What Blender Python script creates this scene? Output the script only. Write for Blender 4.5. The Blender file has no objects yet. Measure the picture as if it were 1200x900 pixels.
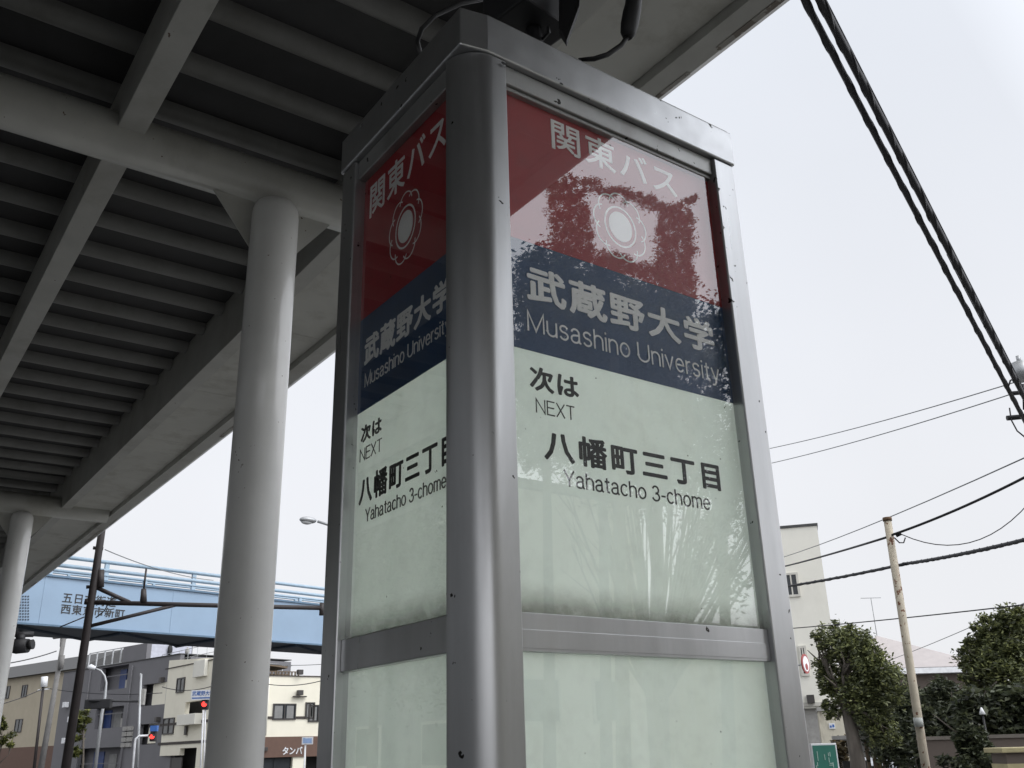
import bpy, math, random
import numpy as np
from mathutils import Vector, Matrix
random.seed(7); RNG = np.random.default_rng(7)
S = bpy.context.scene
COL = S.collection
# ------------------------------------------------------------------ camera
YAW, PITCH, ROLL, FPX, EYE = 0.94494926, 0.37230911, -0.02824768, 1098.88, 1.5
_f = np.array([math.cos(PITCH)*math.cos(YAW), math.cos(PITCH)*math.sin(YAW), math.sin(PITCH)])
_r = np.array([math.sin(YAW), -math.cos(YAW), 0.0]); _u = np.cross(_r, _f)
CR = math.cos(ROLL)*_r + math.sin(ROLL)*_u
CU = -math.sin(ROLL)*_r + math.cos(ROLL)*_u
CF = _f
cam = bpy.data.cameras.new('camera'); camo = bpy.data.objects.new('camera', cam); COL.objects.link(camo)
cam.sensor_width = 36; cam.lens = FPX/1200*36; cam.clip_start = 0.05; cam.clip_end = 2000
M = Matrix.Identity(4)
for i in range(3):
    M[i][0] = CR[i]; M[i][1] = CU[i]; M[i][2] = -CF[i]
M[2][3] = EYE
camo.matrix_world = M
S.camera = camo
S.render.resolution_x, S.render.resolution_y = 1024, 768
# ------------------------------------------------------------------ light
SUN_EL, SUN_AZ = math.radians(52), math.radians(-65)      # a bright overcast: soft sun behind the photographer
sund = Vector((math.cos(SUN_EL)*math.cos(SUN_AZ), math.cos(SUN_EL)*math.sin(SUN_AZ), math.sin(SUN_EL)))
sl = bpy.data.lights.new('sun', 'SUN'); sl.energy = 1.0; sl.angle = math.radians(25); sl.color = (1, .97, .92)
so = bpy.data.objects.new('sun', sl); COL.objects.link(so)
so.rotation_euler = sund.to_track_quat('Z', 'Y').to_euler()
W = bpy.data.worlds.new('World'); S.world = W; W.use_nodes = True
nt = W.node_tree; nt.nodes.clear()
def N(t, ty, **kw):
    n = t.nodes.new(ty)
    for k, v in kw.items():
        if k in n.inputs: n.inputs[k].default_value = v
        else: setattr(n, k, v)
    return n
wo = N(nt, 'ShaderNodeOutputWorld'); bg = N(nt, 'ShaderNodeBackground', Strength=0.1)
sky = N(nt, 'ShaderNodeTexSky', sky_type='NISHITA', sun_disc=False, sun_elevation=SUN_EL,
        sun_rotation=math.pi/2-SUN_AZ, air_density=1.0, dust_density=3.0)
tc = N(nt, 'ShaderNodeTexCoord'); sp = N(nt, 'ShaderNodeSeparateXYZ')
nt.links.new(tc.outputs['Generated'], sp.inputs[0])
def ramp(t, pts, interp='LINEAR'):
    n = t.nodes.new('ShaderNodeValToRGB'); n.color_ramp.interpolation = interp
    e = n.color_ramp.elements
    while len(e) < len(pts): e.new(0.5)
    for q, (p, c) in zip(e, pts):
        q.position = p; q.color = (*c, 1) if len(c) == 3 else c
    return n
# cloud deck: paler near the horizon, brighter overhead
rp = ramp(nt, [(0.0, (.915,.92,.945)), (.25, (.92,.934,.975)), (.68, (.87,.91,.985)), (1.0, (1.0,1.0,1.0))])
nt.links.new(sp.outputs['Z'], rp.inputs[0])
dot = N(nt, 'ShaderNodeVectorMath', operation='DOT_PRODUCT'); gel, gaz = math.radians(22), math.radians(-60); dot.inputs[1].default_value = (math.cos(gel)*math.cos(gaz), math.cos(gel)*math.sin(gaz), math.sin(gel))
nt.links.new(tc.outputs['Generated'], dot.inputs[0])
mr = N(nt, 'ShaderNodeMapRange'); mr.inputs[1].default_value = .32; mr.inputs[2].default_value = .95
mr.inputs[3].default_value = 10.0; mr.inputs[4].default_value = 30.0
nt.links.new(dot.outputs['Value'], mr.inputs[0])
cn = N(nt, 'ShaderNodeTexNoise', Scale=1.7, Detail=4.0); nt.links.new(tc.outputs['Generated'], cn.inputs['Vector'])
cr = N(nt, 'ShaderNodeMapRange'); cr.inputs[1].default_value=.3; cr.inputs[2].default_value=.7; cr.inputs[3].default_value=.945; cr.inputs[4].default_value=1.03
nt.links.new(cn.outputs['Fac'], cr.inputs[0])
mm = N(nt, 'ShaderNodeMath', operation='MULTIPLY'); nt.links.new(mr.outputs[0], mm.inputs[0]); nt.links.new(cr.outputs[0], mm.inputs[1])
sc = N(nt, 'ShaderNodeVectorMath', operation='SCALE')
nt.links.new(rp.outputs['Color'], sc.inputs[0]); nt.links.new(mm.outputs[0], sc.inputs['Scale'])
mx = N(nt, 'ShaderNodeMix', data_type='RGBA'); mx.inputs[0].default_value = 0.06
nt.links.new(sc.outputs[0], mx.inputs[6]); nt.links.new(sky.outputs[0], mx.inputs[7])
nt.links.new(mx.outputs[2], bg.inputs['Color']); nt.links.new(bg.outputs[0], wo.inputs[0])
S.view_settings.view_transform = 'Standard'; S.view_settings.look = 'None'
S.view_settings.exposure = 0.0; S.view_settings.gamma = 1
S.cycles.use_denoising = True
S.cycles.max_bounces = 10; S.cycles.transparent_max_bounces = 16
# ------------------------------------------------------------------ rays of the photograph (1200x900)
CAMP = np.array([0, 0, EYE])
def ray(x, y): return CF + CR*(x-600)/FPX - CU*(y-450)/FPX
def onx(x, y, c): d = ray(x, y); return d*c/d[0] + CAMP
def ony(x, y, c): d = ray(x, y); return d*c/d[1] + CAMP
def onz(x, y, z): d = ray(x, y); return d*(z-EYE)/d[2] + CAMP
def at(x, y, D): d = ray(x, y); return d*D/math.hypot(d[0], d[1]) + CAMP
def pxm(D): return D/FPX*1.08      # metres per photo pixel near the horizon at distance D
# ------------------------------------------------------------------ mesh builder
class MB:
    def __init__(s): s.v = []; s.f = []; s.m = []; s.sm = []
    def add(s, vs, fs, m=0, smooth=False):
        o = len(s.v); s.v += [tuple(map(float, p)) for p in vs]
        for f in fs: s.f.append([i+o for i in f]); s.m.append(m); s.sm.append(smooth)
        return s
    def obox(s, o, a, b, c, m=0):
        o, a, b, c = map(np.array, (o, a, b, c))
        if np.dot(np.cross(a, b), c) < 0: a, b = b, a
        vs = [o, o+a, o+a+b, o+b, o+c, o+a+c, o+a+b+c, o+b+c]
        return s.add(vs, [(0,3,2,1),(4,5,6,7),(0,1,5,4),(1,2,6,5),(2,3,7,6),(3,0,4,7)], m)
    def box(s, x0, x1, y0, y1, z0, z1, m=0):
        return s.obox((x0,y0,z0), (x1-x0,0,0), (0,y1-y0,0), (0,0,z1-z0), m)
    def prism(s, poly, vec, m=0):           # poly: 3D points (planar), extruded by vec
        n = len(poly); p = [np.array(q, float) for q in poly]; vec = np.array(vec, float)
        nrm = sum(np.cross(p[i], p[(i+1) % n]) for i in range(n))
        if np.dot(nrm, vec) < 0: p = p[::-1]
        vs = p + [q+vec for q in p]
        fs = [tuple(range(n))[::-1], tuple(range(n, 2*n))]
        fs += [(i, (i+1) % n, n+(i+1) % n, n+i) for i in range(n)]
        return s.add(vs, fs, m)
    def tube(s, pts, r, seg=10, m=0, cap=True):
        pts = [np.array(p, float) for p in pts]; n = len(pts)
        rs = r if hasattr(r, '__len__') else [r]*n
        vs = []; up = None
        for i in range(n):
            t = pts[min(i+1, n-1)] - pts[max(i-1, 0)]; t = t/(np.linalg.norm(t)+1e-12)
            if up is None:
                up = np.cross(t, [0,0,1]) if abs(t[2]) < .9 else np.cross(t, [1,0,0])
            up = up - t*np.dot(up, t); up /= (np.linalg.norm(up)+1e-12); w = np.cross(t, up)
            for k in range(seg):
                a = 2*math.pi*k/seg
                vs.append(pts[i] + rs[i]*(math.cos(a)*up + math.sin(a)*w))
        fs = []
        for i in range(n-1):
            for k in range(seg):
                k2 = (k+1) % seg
                fs.append((i*seg+k, i*seg+k2, (i+1)*seg+k2, (i+1)*seg+k))
        s.add(vs, fs, m, True)
        if cap:
            o = len(s.v) - len(vs)
            s.f.append([o+k for k in range(seg)][::-1]); s.m.append(m); s.sm.append(False)
            s.f.append([o+(n-1)*seg+k for k in range(seg)]); s.m.append(m); s.sm.append(False)
        return s
    def ball(s, c, r, m=0, seg=12, rings=8):
        c = np.array(c); r = np.array(r) if hasattr(r, '__len__') else np.array([r]*3)
        vs = [c + r*np.array([0,0,1])]
        for i in range(1, rings):
            a = math.pi*i/rings
            for k in range(seg):
                b = 2*math.pi*k/seg
                vs.append(c + r*np.array([math.sin(a)*math.cos(b), math.sin(a)*math.sin(b), math.cos(a)]))
        vs.append(c - r*np.array([0,0,1])); fs = []
        for k in range(seg): fs.append((0, 1+k, 1+(k+1) % seg))
        for i in range(rings-2):
            for k in range(seg):
                a, b = 1+i*seg+k, 1+i*seg+(k+1) % seg
                fs.append((a, a+seg, b+seg, b))
        L = len(vs)-1; o = 1+(rings-2)*seg
        for k in range(seg): fs.append((L, o+(k+1) % seg, o+k))
        return s.add(vs, fs, m, True)
    def disc(s, c, n, r, th, seg=24, m=0):
        n = np.array(n, float); n /= np.linalg.norm(n)
        return s.tube([np.array(c), np.array(c)+n*th], r, seg, m)
    def build(s, name, mats, parent=None, bevel=0):
        me = bpy.data.meshes.new(name)
        off = np.zeros(3); p = parent
        while p is not None: off = off + np.array(p.location); p = p.parent
        v = np.array(s.v) - off
        me.from_pydata(v.tolist(), [], s.f)
        for m in (mats if isinstance(mats, (list, tuple)) else [mats]): me.materials.append(m)
        me.polygons.foreach_set('material_index', s.m); me.polygons.foreach_set('use_smooth', s.sm)
        me.update()
        o = bpy.data.objects.new(name, me); COL.objects.link(o)
        if parent is not None: o.parent = parent
        if bevel:
            b = o.modifiers.new('bevel', 'BEVEL'); b.width = bevel; b.segments = 2; b.limit_method = 'ANGLE'; b.angle_limit = math.radians(40)
        return o
def tag(o, label, cat, group=None, kind=None):
    o['label'] = label; o['category'] = cat
    if group: o['group'] = group
    if kind: o['kind'] = kind
    return o
def thing(name, label, cat, loc, group=None):
    o = bpy.data.objects.new(name, None); COL.objects.link(o); o.location = tuple(map(float, loc)); o.empty_display_size = .2
    return tag(o, label, cat, group)
def struct(o): o['kind'] = 'structure'; return o
# ------------------------------------------------------------------ materials
def mat(name, col, rough=.6, metal=0, var=.12, scale=4, bump=0, bscale=60, stretch=(1,1,1), specks=0, speckscale=90,
        speckcol=(.03,.028,.025), stain=0, staincol=(.1,.08,.06), stainscale=1.5, spec=.5, leaf=0, coat=0, rvar=0):
    m = bpy.data.materials.new(name); m.use_nodes = True; t = m.node_tree; t.nodes.clear()
    out = N(t, 'ShaderNodeOutputMaterial'); b = N(t, 'ShaderNodeBsdfPrincipled'); L = t.links.new
    b.inputs['Roughness'].default_value = rough; b.inputs['Metallic'].default_value = metal
    b.inputs['Specular IOR Level'].default_value = spec
    if coat: b.inputs['Coat Weight'].default_value = coat
    geo = N(t, 'ShaderNodeNewGeometry'); mp = N(t, 'ShaderNodeMapping'); mp.inputs['Scale'].default_value = stretch
    L(geo.outputs['Position'], mp.inputs['Vector'])
    n1 = N(t, 'ShaderNodeTexNoise', Scale=scale, Detail=6.0, Roughness=.6); L(mp.outputs[0], n1.inputs['Vector'])
    c = np.array(col)
    lo = tuple(np.clip(c*(1-var), 0, 1)); hi = tuple(np.clip(c*(1+var), 0, 1))
    r = ramp(t, [(.3, lo), (.7, hi)]); L(n1.outputs['Fac'], r.inputs[0]); cur = r.outputs['Color']
    def mixin(cur, fac, c2):
        x = N(t, 'ShaderNodeMix', data_type='RGBA'); L(fac, x.inputs[0]); L(cur, x.inputs[6]); x.inputs[7].default_value = (*c2, 1)
        return x.outputs[2]
    if leaf:
        lr = ramp(t, [(0, tuple(c*.35)), (.55, tuple(c)), (1, tuple(np.clip(c*np.array([2.1,1.9,1.6])*leaf, 0, 1)))])
        L(geo.outputs['Random Per Island'], lr.inputs[0])
        x = N(t, 'ShaderNodeMix', data_type='RGBA'); x.blend_type = 'MULTIPLY'; x.inputs[0].default_value = .6
        L(lr.outputs['Color'], x.inputs[6])
        rr = ramp(t, [(.3, (.55,.55,.55)), (.65, (1.3,1.3,1.2))]); L(n1.outputs['Fac'], rr.inputs[0]); L(rr.outputs['Color'], x.inputs[7]); cur = x.outputs[2]
    if stain:
        ns = N(t, 'ShaderNodeTexNoise', Scale=stainscale, Detail=8.0, Roughness=.65); mp2 = N(t, 'ShaderNodeMapping'); mp2.inputs['Scale'].default_value = (1,1,.35)
        L(geo.outputs['Position'], mp2.inputs['Vector']); L(mp2.outputs[0], ns.inputs['Vector'])
        rs = ramp(t, [(.52, (0,0,0)), (.75, (stain,)*3)]); L(ns.outputs['Fac'], rs.inputs[0]); cur = mixin(cur, rs.outputs['Color'], staincol)
    if specks:
        nv = N(t, 'ShaderNodeTexNoise', Scale=speckscale, Detail=3.0, Roughness=.5); L(geo.outputs['Position'], nv.inputs['Vector'])
        nm = N(t, 'ShaderNodeTexNoise', Scale=speckscale*.12, Detail=2.0); L(geo.outputs['Position'], nm.inputs['Vector'])
        ad = N(t, 'ShaderNodeMath', operation='MULTIPLY_ADD'); L(nm.outputs['Fac'], ad.inputs[0]); ad.inputs[1].default_value = .35; L(nv.outputs['Fac'], ad.inputs[2])
        rs = ramp(t, [(specks, (0,0,0)), (min(1, specks+.012), (1,1,1))]); L(ad.outputs[0], rs.inputs[0]); cur = mixin(cur, rs.outputs['Color'], speckcol)
    L(cur, b.inputs['Base Color'])
    if rvar:
        rm = N(t, 'ShaderNodeMapRange'); rm.inputs[3].default_value = max(.02, rough-rvar); rm.inputs[4].default_value = rough+rvar
        n3 = N(t, 'ShaderNodeTexNoise', Scale=scale*3, Detail=5.0); L(mp.outputs[0], n3.inputs['Vector']); L(n3.outputs['Fac'], rm.inputs[0]); L(rm.outputs[0], b.inputs['Roughness'])
    if bump:
        nb = N(t, 'ShaderNodeTexNoise', Scale=bscale, Detail=4.0); L(mp.outputs[0], nb.inputs['Vector'])
        bp = N(t, 'ShaderNodeBump', Strength=bump, Distance=.01); L(nb.outputs['Fac'], bp.inputs['Height']); L(bp.outputs[0], b.inputs['Normal'])
    sh = b.outputs[0]
    if leaf:
        tr = N(t, 'ShaderNodeBsdfTranslucent'); L(cur, tr.inputs['Color']); ms = N(t, 'ShaderNodeMixShader'); ms.inputs[0].default_value = .3
        L(b.outputs[0], ms.inputs[1]); L(tr.outputs[0], ms.inputs[2]); sh = ms.outputs[0]
    L(sh, out.inputs[0])
    return m
def emit(name, col, s):
    m = bpy.data.materials.new(name); m.use_nodes = True; t = m.node_tree; t.nodes.clear()
    out = N(t, 'ShaderNodeOutputMaterial'); e = N(t, 'ShaderNodeEmission', Strength=s); e.inputs[0].default_value = (*col, 1); t.links.new(e.outputs[0], out.inputs[0]); return m
def panemat(name, ior, dirt=.05, tint=(1,1,1)):
    """clear weathered acrylic: Fresnel reflection over a see-through sheet, with a thin film of dust"""
    m = bpy.data.materials.new(name); m.use_nodes = True; t = m.node_tree; t.nodes.clear(); L = t.links.new
    out = N(t, 'ShaderNodeOutputMaterial'); tr = N(t, 'ShaderNodeBsdfTransparent'); tr.inputs[0].default_value = (*tint, 1)
    gl = N(t, 'ShaderNodeBsdfGlossy', Roughness=.012); fr = N(t, 'ShaderNodeFresnel', IOR=ior)
    df = N(t, 'ShaderNodeBsdfDiffuse'); df.inputs[0].default_value = (.6,.6,.56,1)
    geo = N(t, 'ShaderNodeNewGeometry')
    nz = N(t, 'ShaderNodeTexNoise', Scale=22.0, Detail=9.0, Roughness=.72); L(geo.outputs['Position'], nz.inputs['Vector'])
    rr = ramp(t, [(.48, (0,0,0)), (.8, (dirt*2.6,)*3)]); L(nz.outputs['Fac'], rr.inputs[0])
    ad = N(t, 'ShaderNodeMath', operation='ADD'); L(rr.outputs['Color'], ad.inputs[0]); ad.inputs[1].default_value = dirt*.4
    m1 = N(t, 'ShaderNodeMixShader'); L(ad.outputs[0], m1.inputs[0]); L(tr.outputs[0], m1.inputs[1]); L(df.outputs[0], m1.inputs[2])
    bf = N(t, 'ShaderNodeMath', operation='SUBTRACT'); bf.inputs[0].default_value = 1; L(geo.outputs['Backfacing'], bf.inputs[1])
    fm = N(t, 'ShaderNodeMath', operation='MULTIPLY'); L(fr.outputs[0], fm.inputs[0]); L(bf.outputs[0], fm.inputs[1])
    m2 = N(t, 'ShaderNodeMixShader'); L(fm.outputs[0], m2.inputs[0]); L(m1.outputs[0], m2.inputs[1]); L(gl.outputs[0], m2.inputs[2])
    # dust gathered along the foot of the sheet, just above the cross rail
    sz_ = N(t, 'ShaderNodeSeparateXYZ'); L(geo.outputs['Position'], sz_.inputs[0]); up_ = N(t, 'ShaderNodeMapRange'); L(sz_.outputs['Z'], up_.inputs[0])
    up_.inputs[1].default_value = 1.674; up_.inputs[2].default_value = 1.735; up_.inputs[3].default_value = 1; up_.inputs[4].default_value = 0
    on_ = N(t, 'ShaderNodeMath', operation='GREATER_THAN'); L(sz_.outputs['Z'], on_.inputs[0]); on_.inputs[1].default_value = 1.674
    gm = N(t, 'ShaderNodeMath', operation='MULTIPLY'); L(up_.outputs[0], gm.inputs[0]); L(on_.outputs[0], gm.inputs[1])
    gp2 = N(t, 'ShaderNodeMath', operation='POWER'); L(gm.outputs[0], gp2.inputs[0]); gp2.inputs[1].default_value = 1.6
    gn = N(t, 'ShaderNodeMath', operation='MULTIPLY'); L(gp2.outputs[0], gn.inputs[0]); L(nz.outputs['Fac'], gn.inputs[1])
    gd = N(t, 'ShaderNodeBsdfDiffuse'); gd.inputs[0].default_value = (.16,.14,.11,1)
    mg = N(t, 'ShaderNodeMixShader'); L(gn.outputs[0], mg.inputs[0]); L(m2.outputs[0], mg.inputs[1]); L(gd.outputs[0], mg.inputs[2]); m2 = mg
    # dark flecks of grime stuck to the sheet
    nf = N(t, 'ShaderNodeTexNoise', Scale=70.0, Detail=2.0, Roughness=.5); L(geo.outputs['Position'], nf.inputs['Vector'])
    rf = ramp(t, [(.785, (0,0,0)), (.80, (1,1,1))]); L(nf.outputs['Fac'], rf.inputs[0])
    dk = N(t, 'ShaderNodeBsdfDiffuse'); dk.inputs[0].default_value = (.03,.03,.025,1)
    m3 = N(t, 'ShaderNodeMixShader'); L(rf.outputs['Color'], m3.inputs[0]); L(m2.outputs[0], m3.inputs[1]); L(dk.outputs[0], m3.inputs[2])
    L(m3.outputs[0], out.inputs[0]); return m
A = {}
A['alu'] = mat('brushed_aluminium', (.47,.475,.48), .31, .9, .10, 14, stain=.35, staincol=(.27,.265,.26), stainscale=7, bump=.008, bscale=160, stretch=(1,1,.06), specks=.90, speckscale=60, rvar=.08)
A['alud'] = mat('dull_aluminium', (.34,.34,.33), .42, .7, .14, 9, bump=.008, bscale=120, specks=.88, speckscale=55, stain=.5, staincol=(.12,.10,.08), stainscale=7, rvar=.1)
A['white_panel'] = mat('milky_panel', (.80,.87,.82), .5, 0, .05, 5, stain=.35, staincol=(.62,.60,.47), stainscale=3)
def milky(name, col):
    m = mat(name, col, .5, 0, .05, 5, stain=.35, staincol=(.66,.63,.48), stainscale=3); t = m.node_tree
    out = [n for n in t.nodes if n.type == 'OUTPUT_MATERIAL'][0]; b = [n for n in t.nodes if n.type == 'BSDF_PRINCIPLED'][0]
    tr = N(t, 'ShaderNodeBsdfTranslucent'); tr.inputs[0].default_value = (.84,.89,.85,1); x = N(t, 'ShaderNodeMixShader'); x.inputs[0].default_value = .22
    t.links.new(b.outputs[0], x.inputs[1]); t.links.new(tr.outputs[0], x.inputs[2]); t.links.new(x.outputs[0], out.inputs[0]); return m
A['milky'] = milky('translucent_milky_sheet', (.80,.87,.82))
A['tube'] = emit('added_backlight', (1.0,1.0,.97), 7.0)  # glow added to brighten the milky panels
A['red'] = mat('red_print', (.35,.017,.024), .45, 0, .10, 6)
A['blue'] = mat('navy_print', (.010,.050,.130), .45, 0, .12, 7)
A['ink'] = mat('black_print', (.018,.018,.018), .5)
A['whiteink'] = mat('white_print', (.86,.87,.84), .5, var=.05)
A['pane'] = panemat('weathered_acrylic', 2.05, .02)
A['girder'] = mat('grey_bridge_paint', (.42,.42,.39), .38, 0, .10, 3, bump=.04, bscale=40, stain=.6, staincol=(.20,.18,.14), stainscale=1.3, specks=.93, speckscale=25, speckcol=(.10,.06,.035))
A['columnp'] = mat('grey_column_paint', (.72,.72,.70), .30, 0, .06, 2.5, bump=.05, bscale=14, specks=.93, speckscale=40, speckcol=(.15,.1,.07), coat=.5)
A['deckpan'] = mat('recess_shade_pan', (.030,.030,.031), .6, 0, .18, 3, stain=.4, staincol=(.06,.06,.055))  # near-black colour stands in for the shade of the recesses between ribs
A['soffit'] = mat('soffit_panel', (.52,.52,.48), .5, 0, .08, 1.6, stain=.6, staincol=(.22,.20,.16), stainscale=2.5)
A['rustedge'] = mat('flaking_edge', (.34,.33,.30), .6, 0, .2, 5, specks=.72, speckscale=14, speckcol=(.19,.165,.14))
A['black'] = mat('black_rubber', (.014,.014,.015), .6)
A['blackmetal'] = mat('black_metal', (.018,.018,.02), .6)
A['asphalt'] = mat('asphalt', (.055,.055,.055), .85, var=.25, scale=3, bump=.3, bscale=120)
A['pave'] = mat('pavement_concrete', (.19,.187,.18), .85, var=.15, scale=2, bump=.2, bscale=60)
A['kerb'] = mat('kerb_concrete', (.38,.37,.35), .85, var=.15)
A['paint'] = mat('road_paint', (.75,.75,.72), .7, var=.1, scale=8)
A['ltblue'] = mat('pale_blue_paint', (.25,.35,.47), .45, 0, .05, 1.2, stain=.25, staincol=(.24,.36,.5), stainscale=.8)
A['ltblue2'] = mat('pale_blue_rail', (.33,.44,.54), .45)
A['navyflange'] = mat('dark_blue_soffit', (.035,.05,.075), .6)
A['polebrown'] = mat('dark_brown_pole', (.030,.024,.024), .55, var=.2)
A['concrete'] = mat('pole_concrete', (.34,.33,.31), .8, var=.15)
A['greypole'] = mat('grey_pole', (.17,.165,.16), .8, var=.15)
A['galv'] = mat('galvanised_steel', (.42,.43,.44), .45, .5, .1)
A['rustpole'] = mat('rusting_cream_pole', (.47,.42,.33), .7, 0, .18, 6, stain=1, staincol=(.19,.095,.05), stainscale=4.5, specks=.80, speckscale=30, speckcol=(.14,.06,.03))
A['cream'] = mat('cream_render', (.83,.79,.66), .8, 0, .03, 1, stain=.2, staincol=(.55,.51,.40), stainscale=.8)
A['cream2'] = mat('pale_cream_render', (.80,.78,.70), .8, 0, .03, 1, stain=.25, staincol=(.52,.50,.42), stainscale=.7)
A['beige'] = mat('beige_siding', (.42,.37,.28), .8, 0, .05, 1, stain=.2, staincol=(.33,.29,.22))
A['brown'] = mat('brown_fascia', (.13,.075,.055), .7, var=.08)
A['bandbrown'] = mat('dark_brown_band', (.055,.045,.04), .7)
A['greywall'] = mat('grey_render', (.165,.162,.172), .8, 0, .06, .8)
A['greywall_sunlit'] = mat('sunlit_grey_render', (.52,.53,.60), .8)  # paler copy of the grey wall, sunlight painted on the tower side
A['roofdark'] = mat('dark_roof', (.06,.06,.06), .7)
A['rooftile'] = mat('pale_pink_roof', (.43,.395,.39), .7, 0, .06, 3, bump=.2, bscale=6)
A['glassdark'] = mat('window_glass', (.035,.04,.045), .08, 0, .3, .6, spec=.6)
A['curtain'] = mat('curtain', (.24,.24,.235), .9, var=.15, scale=3)
A['wframe'] = mat('dark_window_frame', (.05,.045,.042), .5)
A['wframel'] = mat('pale_window_frame', (.60,.58,.52), .5)
A['bluedoor'] = mat('blue_door', (.035,.065,.19), .5)
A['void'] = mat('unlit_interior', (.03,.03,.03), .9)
A['signwhite'] = mat('sign_white', (.75,.76,.78), .5)
A['signblue'] = mat('sign_blue', (.05,.15,.45), .5)
A['signgreen'] = mat('sign_green', (.03,.17,.13), .4)
A['signred'] = mat('sign_red', (.30,.05,.045), .5)
A['redlamp'] = emit('red_signal_light', (1,.06,.05), 2.2)
A['leaf'] = mat('leaf_green', (.115,.135,.062), .5, 0, .2, 1.2, leaf=1.25)
A['leafd'] = mat('leaf_dark', (.056,.069,.040), .55, 0, .2, 1.2, leaf=.9)
A['leafy'] = mat('leaf_yellowgreen', (.095,.11,.035), .5, 0, .2, 1.2, leaf=1.2)
A['ivy'] = mat('ivy_leaf', (.075,.06,.035), .6, 0, .2, 2, leaf=1.2)
A['bark'] = mat('bark', (.11,.095,.08), .9, 0, .3, 8, bump=.6, bscale=14, stretch=(1,1,.3))
A['wallbrown'] = mat('brown_wall', (.125,.10,.085), .85, 0, .1, 1, stain=.3, staincol=(.08,.07,.06))
A['stoneyellow'] = mat('yellow_stone', (.42,.37,.21), .8, 0, .15, 5)
A['wood'] = mat('weathered_wood', (.16,.12,.08), .8, 0, .2, 4)
A['carwhite'] = mat('white_car_paint', (.62,.64,.68), .25, 0, .03, 2, coat=.5)
A['cable'] = mat('cable_black', (.018,.018,.022), .6)
A['cablegrey'] = mat('cable_grey', (.22,.23,.24), .6)
# ------------------------------------------------------------------ ground and roads (the setting)
g = MB(); g.add([(-500,-500,-.12),(700,-500,-.12),(700,700,-.12),(-500,700,-.12)], [(0,1,2,3)]); struct(g.build('ground', A['asphalt']))
g = MB(); g.box(-3.2, 5.6, -14, 23, -.12, 0); g.box(9, 60, 4.2, 20, -.12, 0); g.box(17.5, 60, 56.6, 95, -.12, 0); g.box(-30, 60, -40, -16, -.12, 0)
struct(g.build('sidewalk', A['pave'], bevel=.02))
k = MB()
for x0, x1, y0, y1 in ((5.602,5.75,-14,23),(-3.35,-3.202,-14,23),(-3.35,5.75,23.002,23.15),(8.85,8.998,4.2,20),(17.35,17.498,56.6,95)): k.box(x0, x1, y0, y1, -.12, .012)
struct(k.build('kerb', A['kerb'], bevel=.015))
p = MB()
for i in range(14): p.box(-4+i*.95, -3.55+i*.95, 34.5, 38, -.117, -.116)
p.box(7.2, 7.35, -14, 26, -.117, -.116)
for i in range(8): p.box(-3+i*6, 0+i*6, 46, 46.15, -.117, -.116)
struct(p.build('road_marking', A['paint']))
# ------------------------------------------------------------------ lettering
def text_mesh(txt, offset=0.0, spacing=1.0, ext=0.0):
    def mk(s, e):
        c = bpy.data.curves.new('t', 'FONT'); c.body = s; c.size = 1; c.offset = min(offset, 0)
        c.resolution_u = 3; c.space_character = spacing; c.fill_mode = 'FRONT' if e == 0 else 'BOTH'; c.extrude = e
        o = bpy.data.objects.new('t', c); COL.objects.link(o)
        bpy.context.view_layer.update()
        dg = bpy.context.evaluated_depsgraph_get(); me = bpy.data.meshes.new_from_object(o.evaluated_get(dg))
        bpy.data.objects.remove(o); bpy.data.curves.remove(c); return me
    me = mk(txt, ext); f = mk(txt[0], 0)
    v1 = np.array([v.co[:] for v in f.vertices]); bpy.data.meshes.remove(f)
    return me, v1[:,1].min(), v1[:,1].max()
def put_text(name, txt, O, U, V, Nn, width, z0, z1, m, parent=None, offset=0.0, spacing=1.0, th=.0012, u0=0.0, trim=None):
    """O: origin on the board, U/V/Nn unit axes; bbox starts at u0, spans width; the first letter spans z0..z1 along V"""
    me, b0, b1 = text_mesh(txt, offset, spacing, .5)
    v = np.array([q.co[:] for q in me.vertices])
    if offset > 0:      # heavier rounded strokes: the outline swept round a small circle
        f = [list(q.vertices) for q in me.polygons]; nv = len(v); vs, fs = [], []
        for k in range(9):
            d_ = np.array([0,0,0.]) if k == 8 else np.array([math.cos(k*math.pi/4)*offset, math.sin(k*math.pi/4)*offset, 0])
            q_ = v + d_; q_[:,2] = (v[:,2]+.5)*(1+.03*k)-.5; vs.append(q_); fs += [[i+nv*k for i in p_] for p_ in f]
        v = np.vstack(vs); me.clear_geometry(); me.from_pydata(v.tolist(), [], fs); b0 -= offset; b1 += offset
    x0, x1 = v[:,0].min(), v[:,0].max()
    u = u0 + (v[:,0]-x0)/(x1-x0)*width; w = z0 + (v[:,1]-b0)/(b1-b0)*(z1-z0); h = (v[:,2]+.5)*th
    if trim is not None: u = np.minimum(u, trim)
    O, U, V, Nn = map(np.array, (O, U, V, Nn))
    P = O + u[:,None]*U + w[:,None]*V + h[:,None]*Nn
    off = np.zeros(3); p = parent
    while p is not None: off = off + np.array(p.location); p = p.parent
    me.vertices.foreach_set('co', (P-off).ravel()); me.update(); me.name = name
    if np.dot(np.cross(U, V), Nn) < 0: me.flip_normals()
    me.materials.clear(); me.materials.append(m)
    o = bpy.data.objects.new(name, me); COL.objects.link(o)
    if parent is not None: o.parent = parent
    return o
Z3 = (0,0,1)
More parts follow.
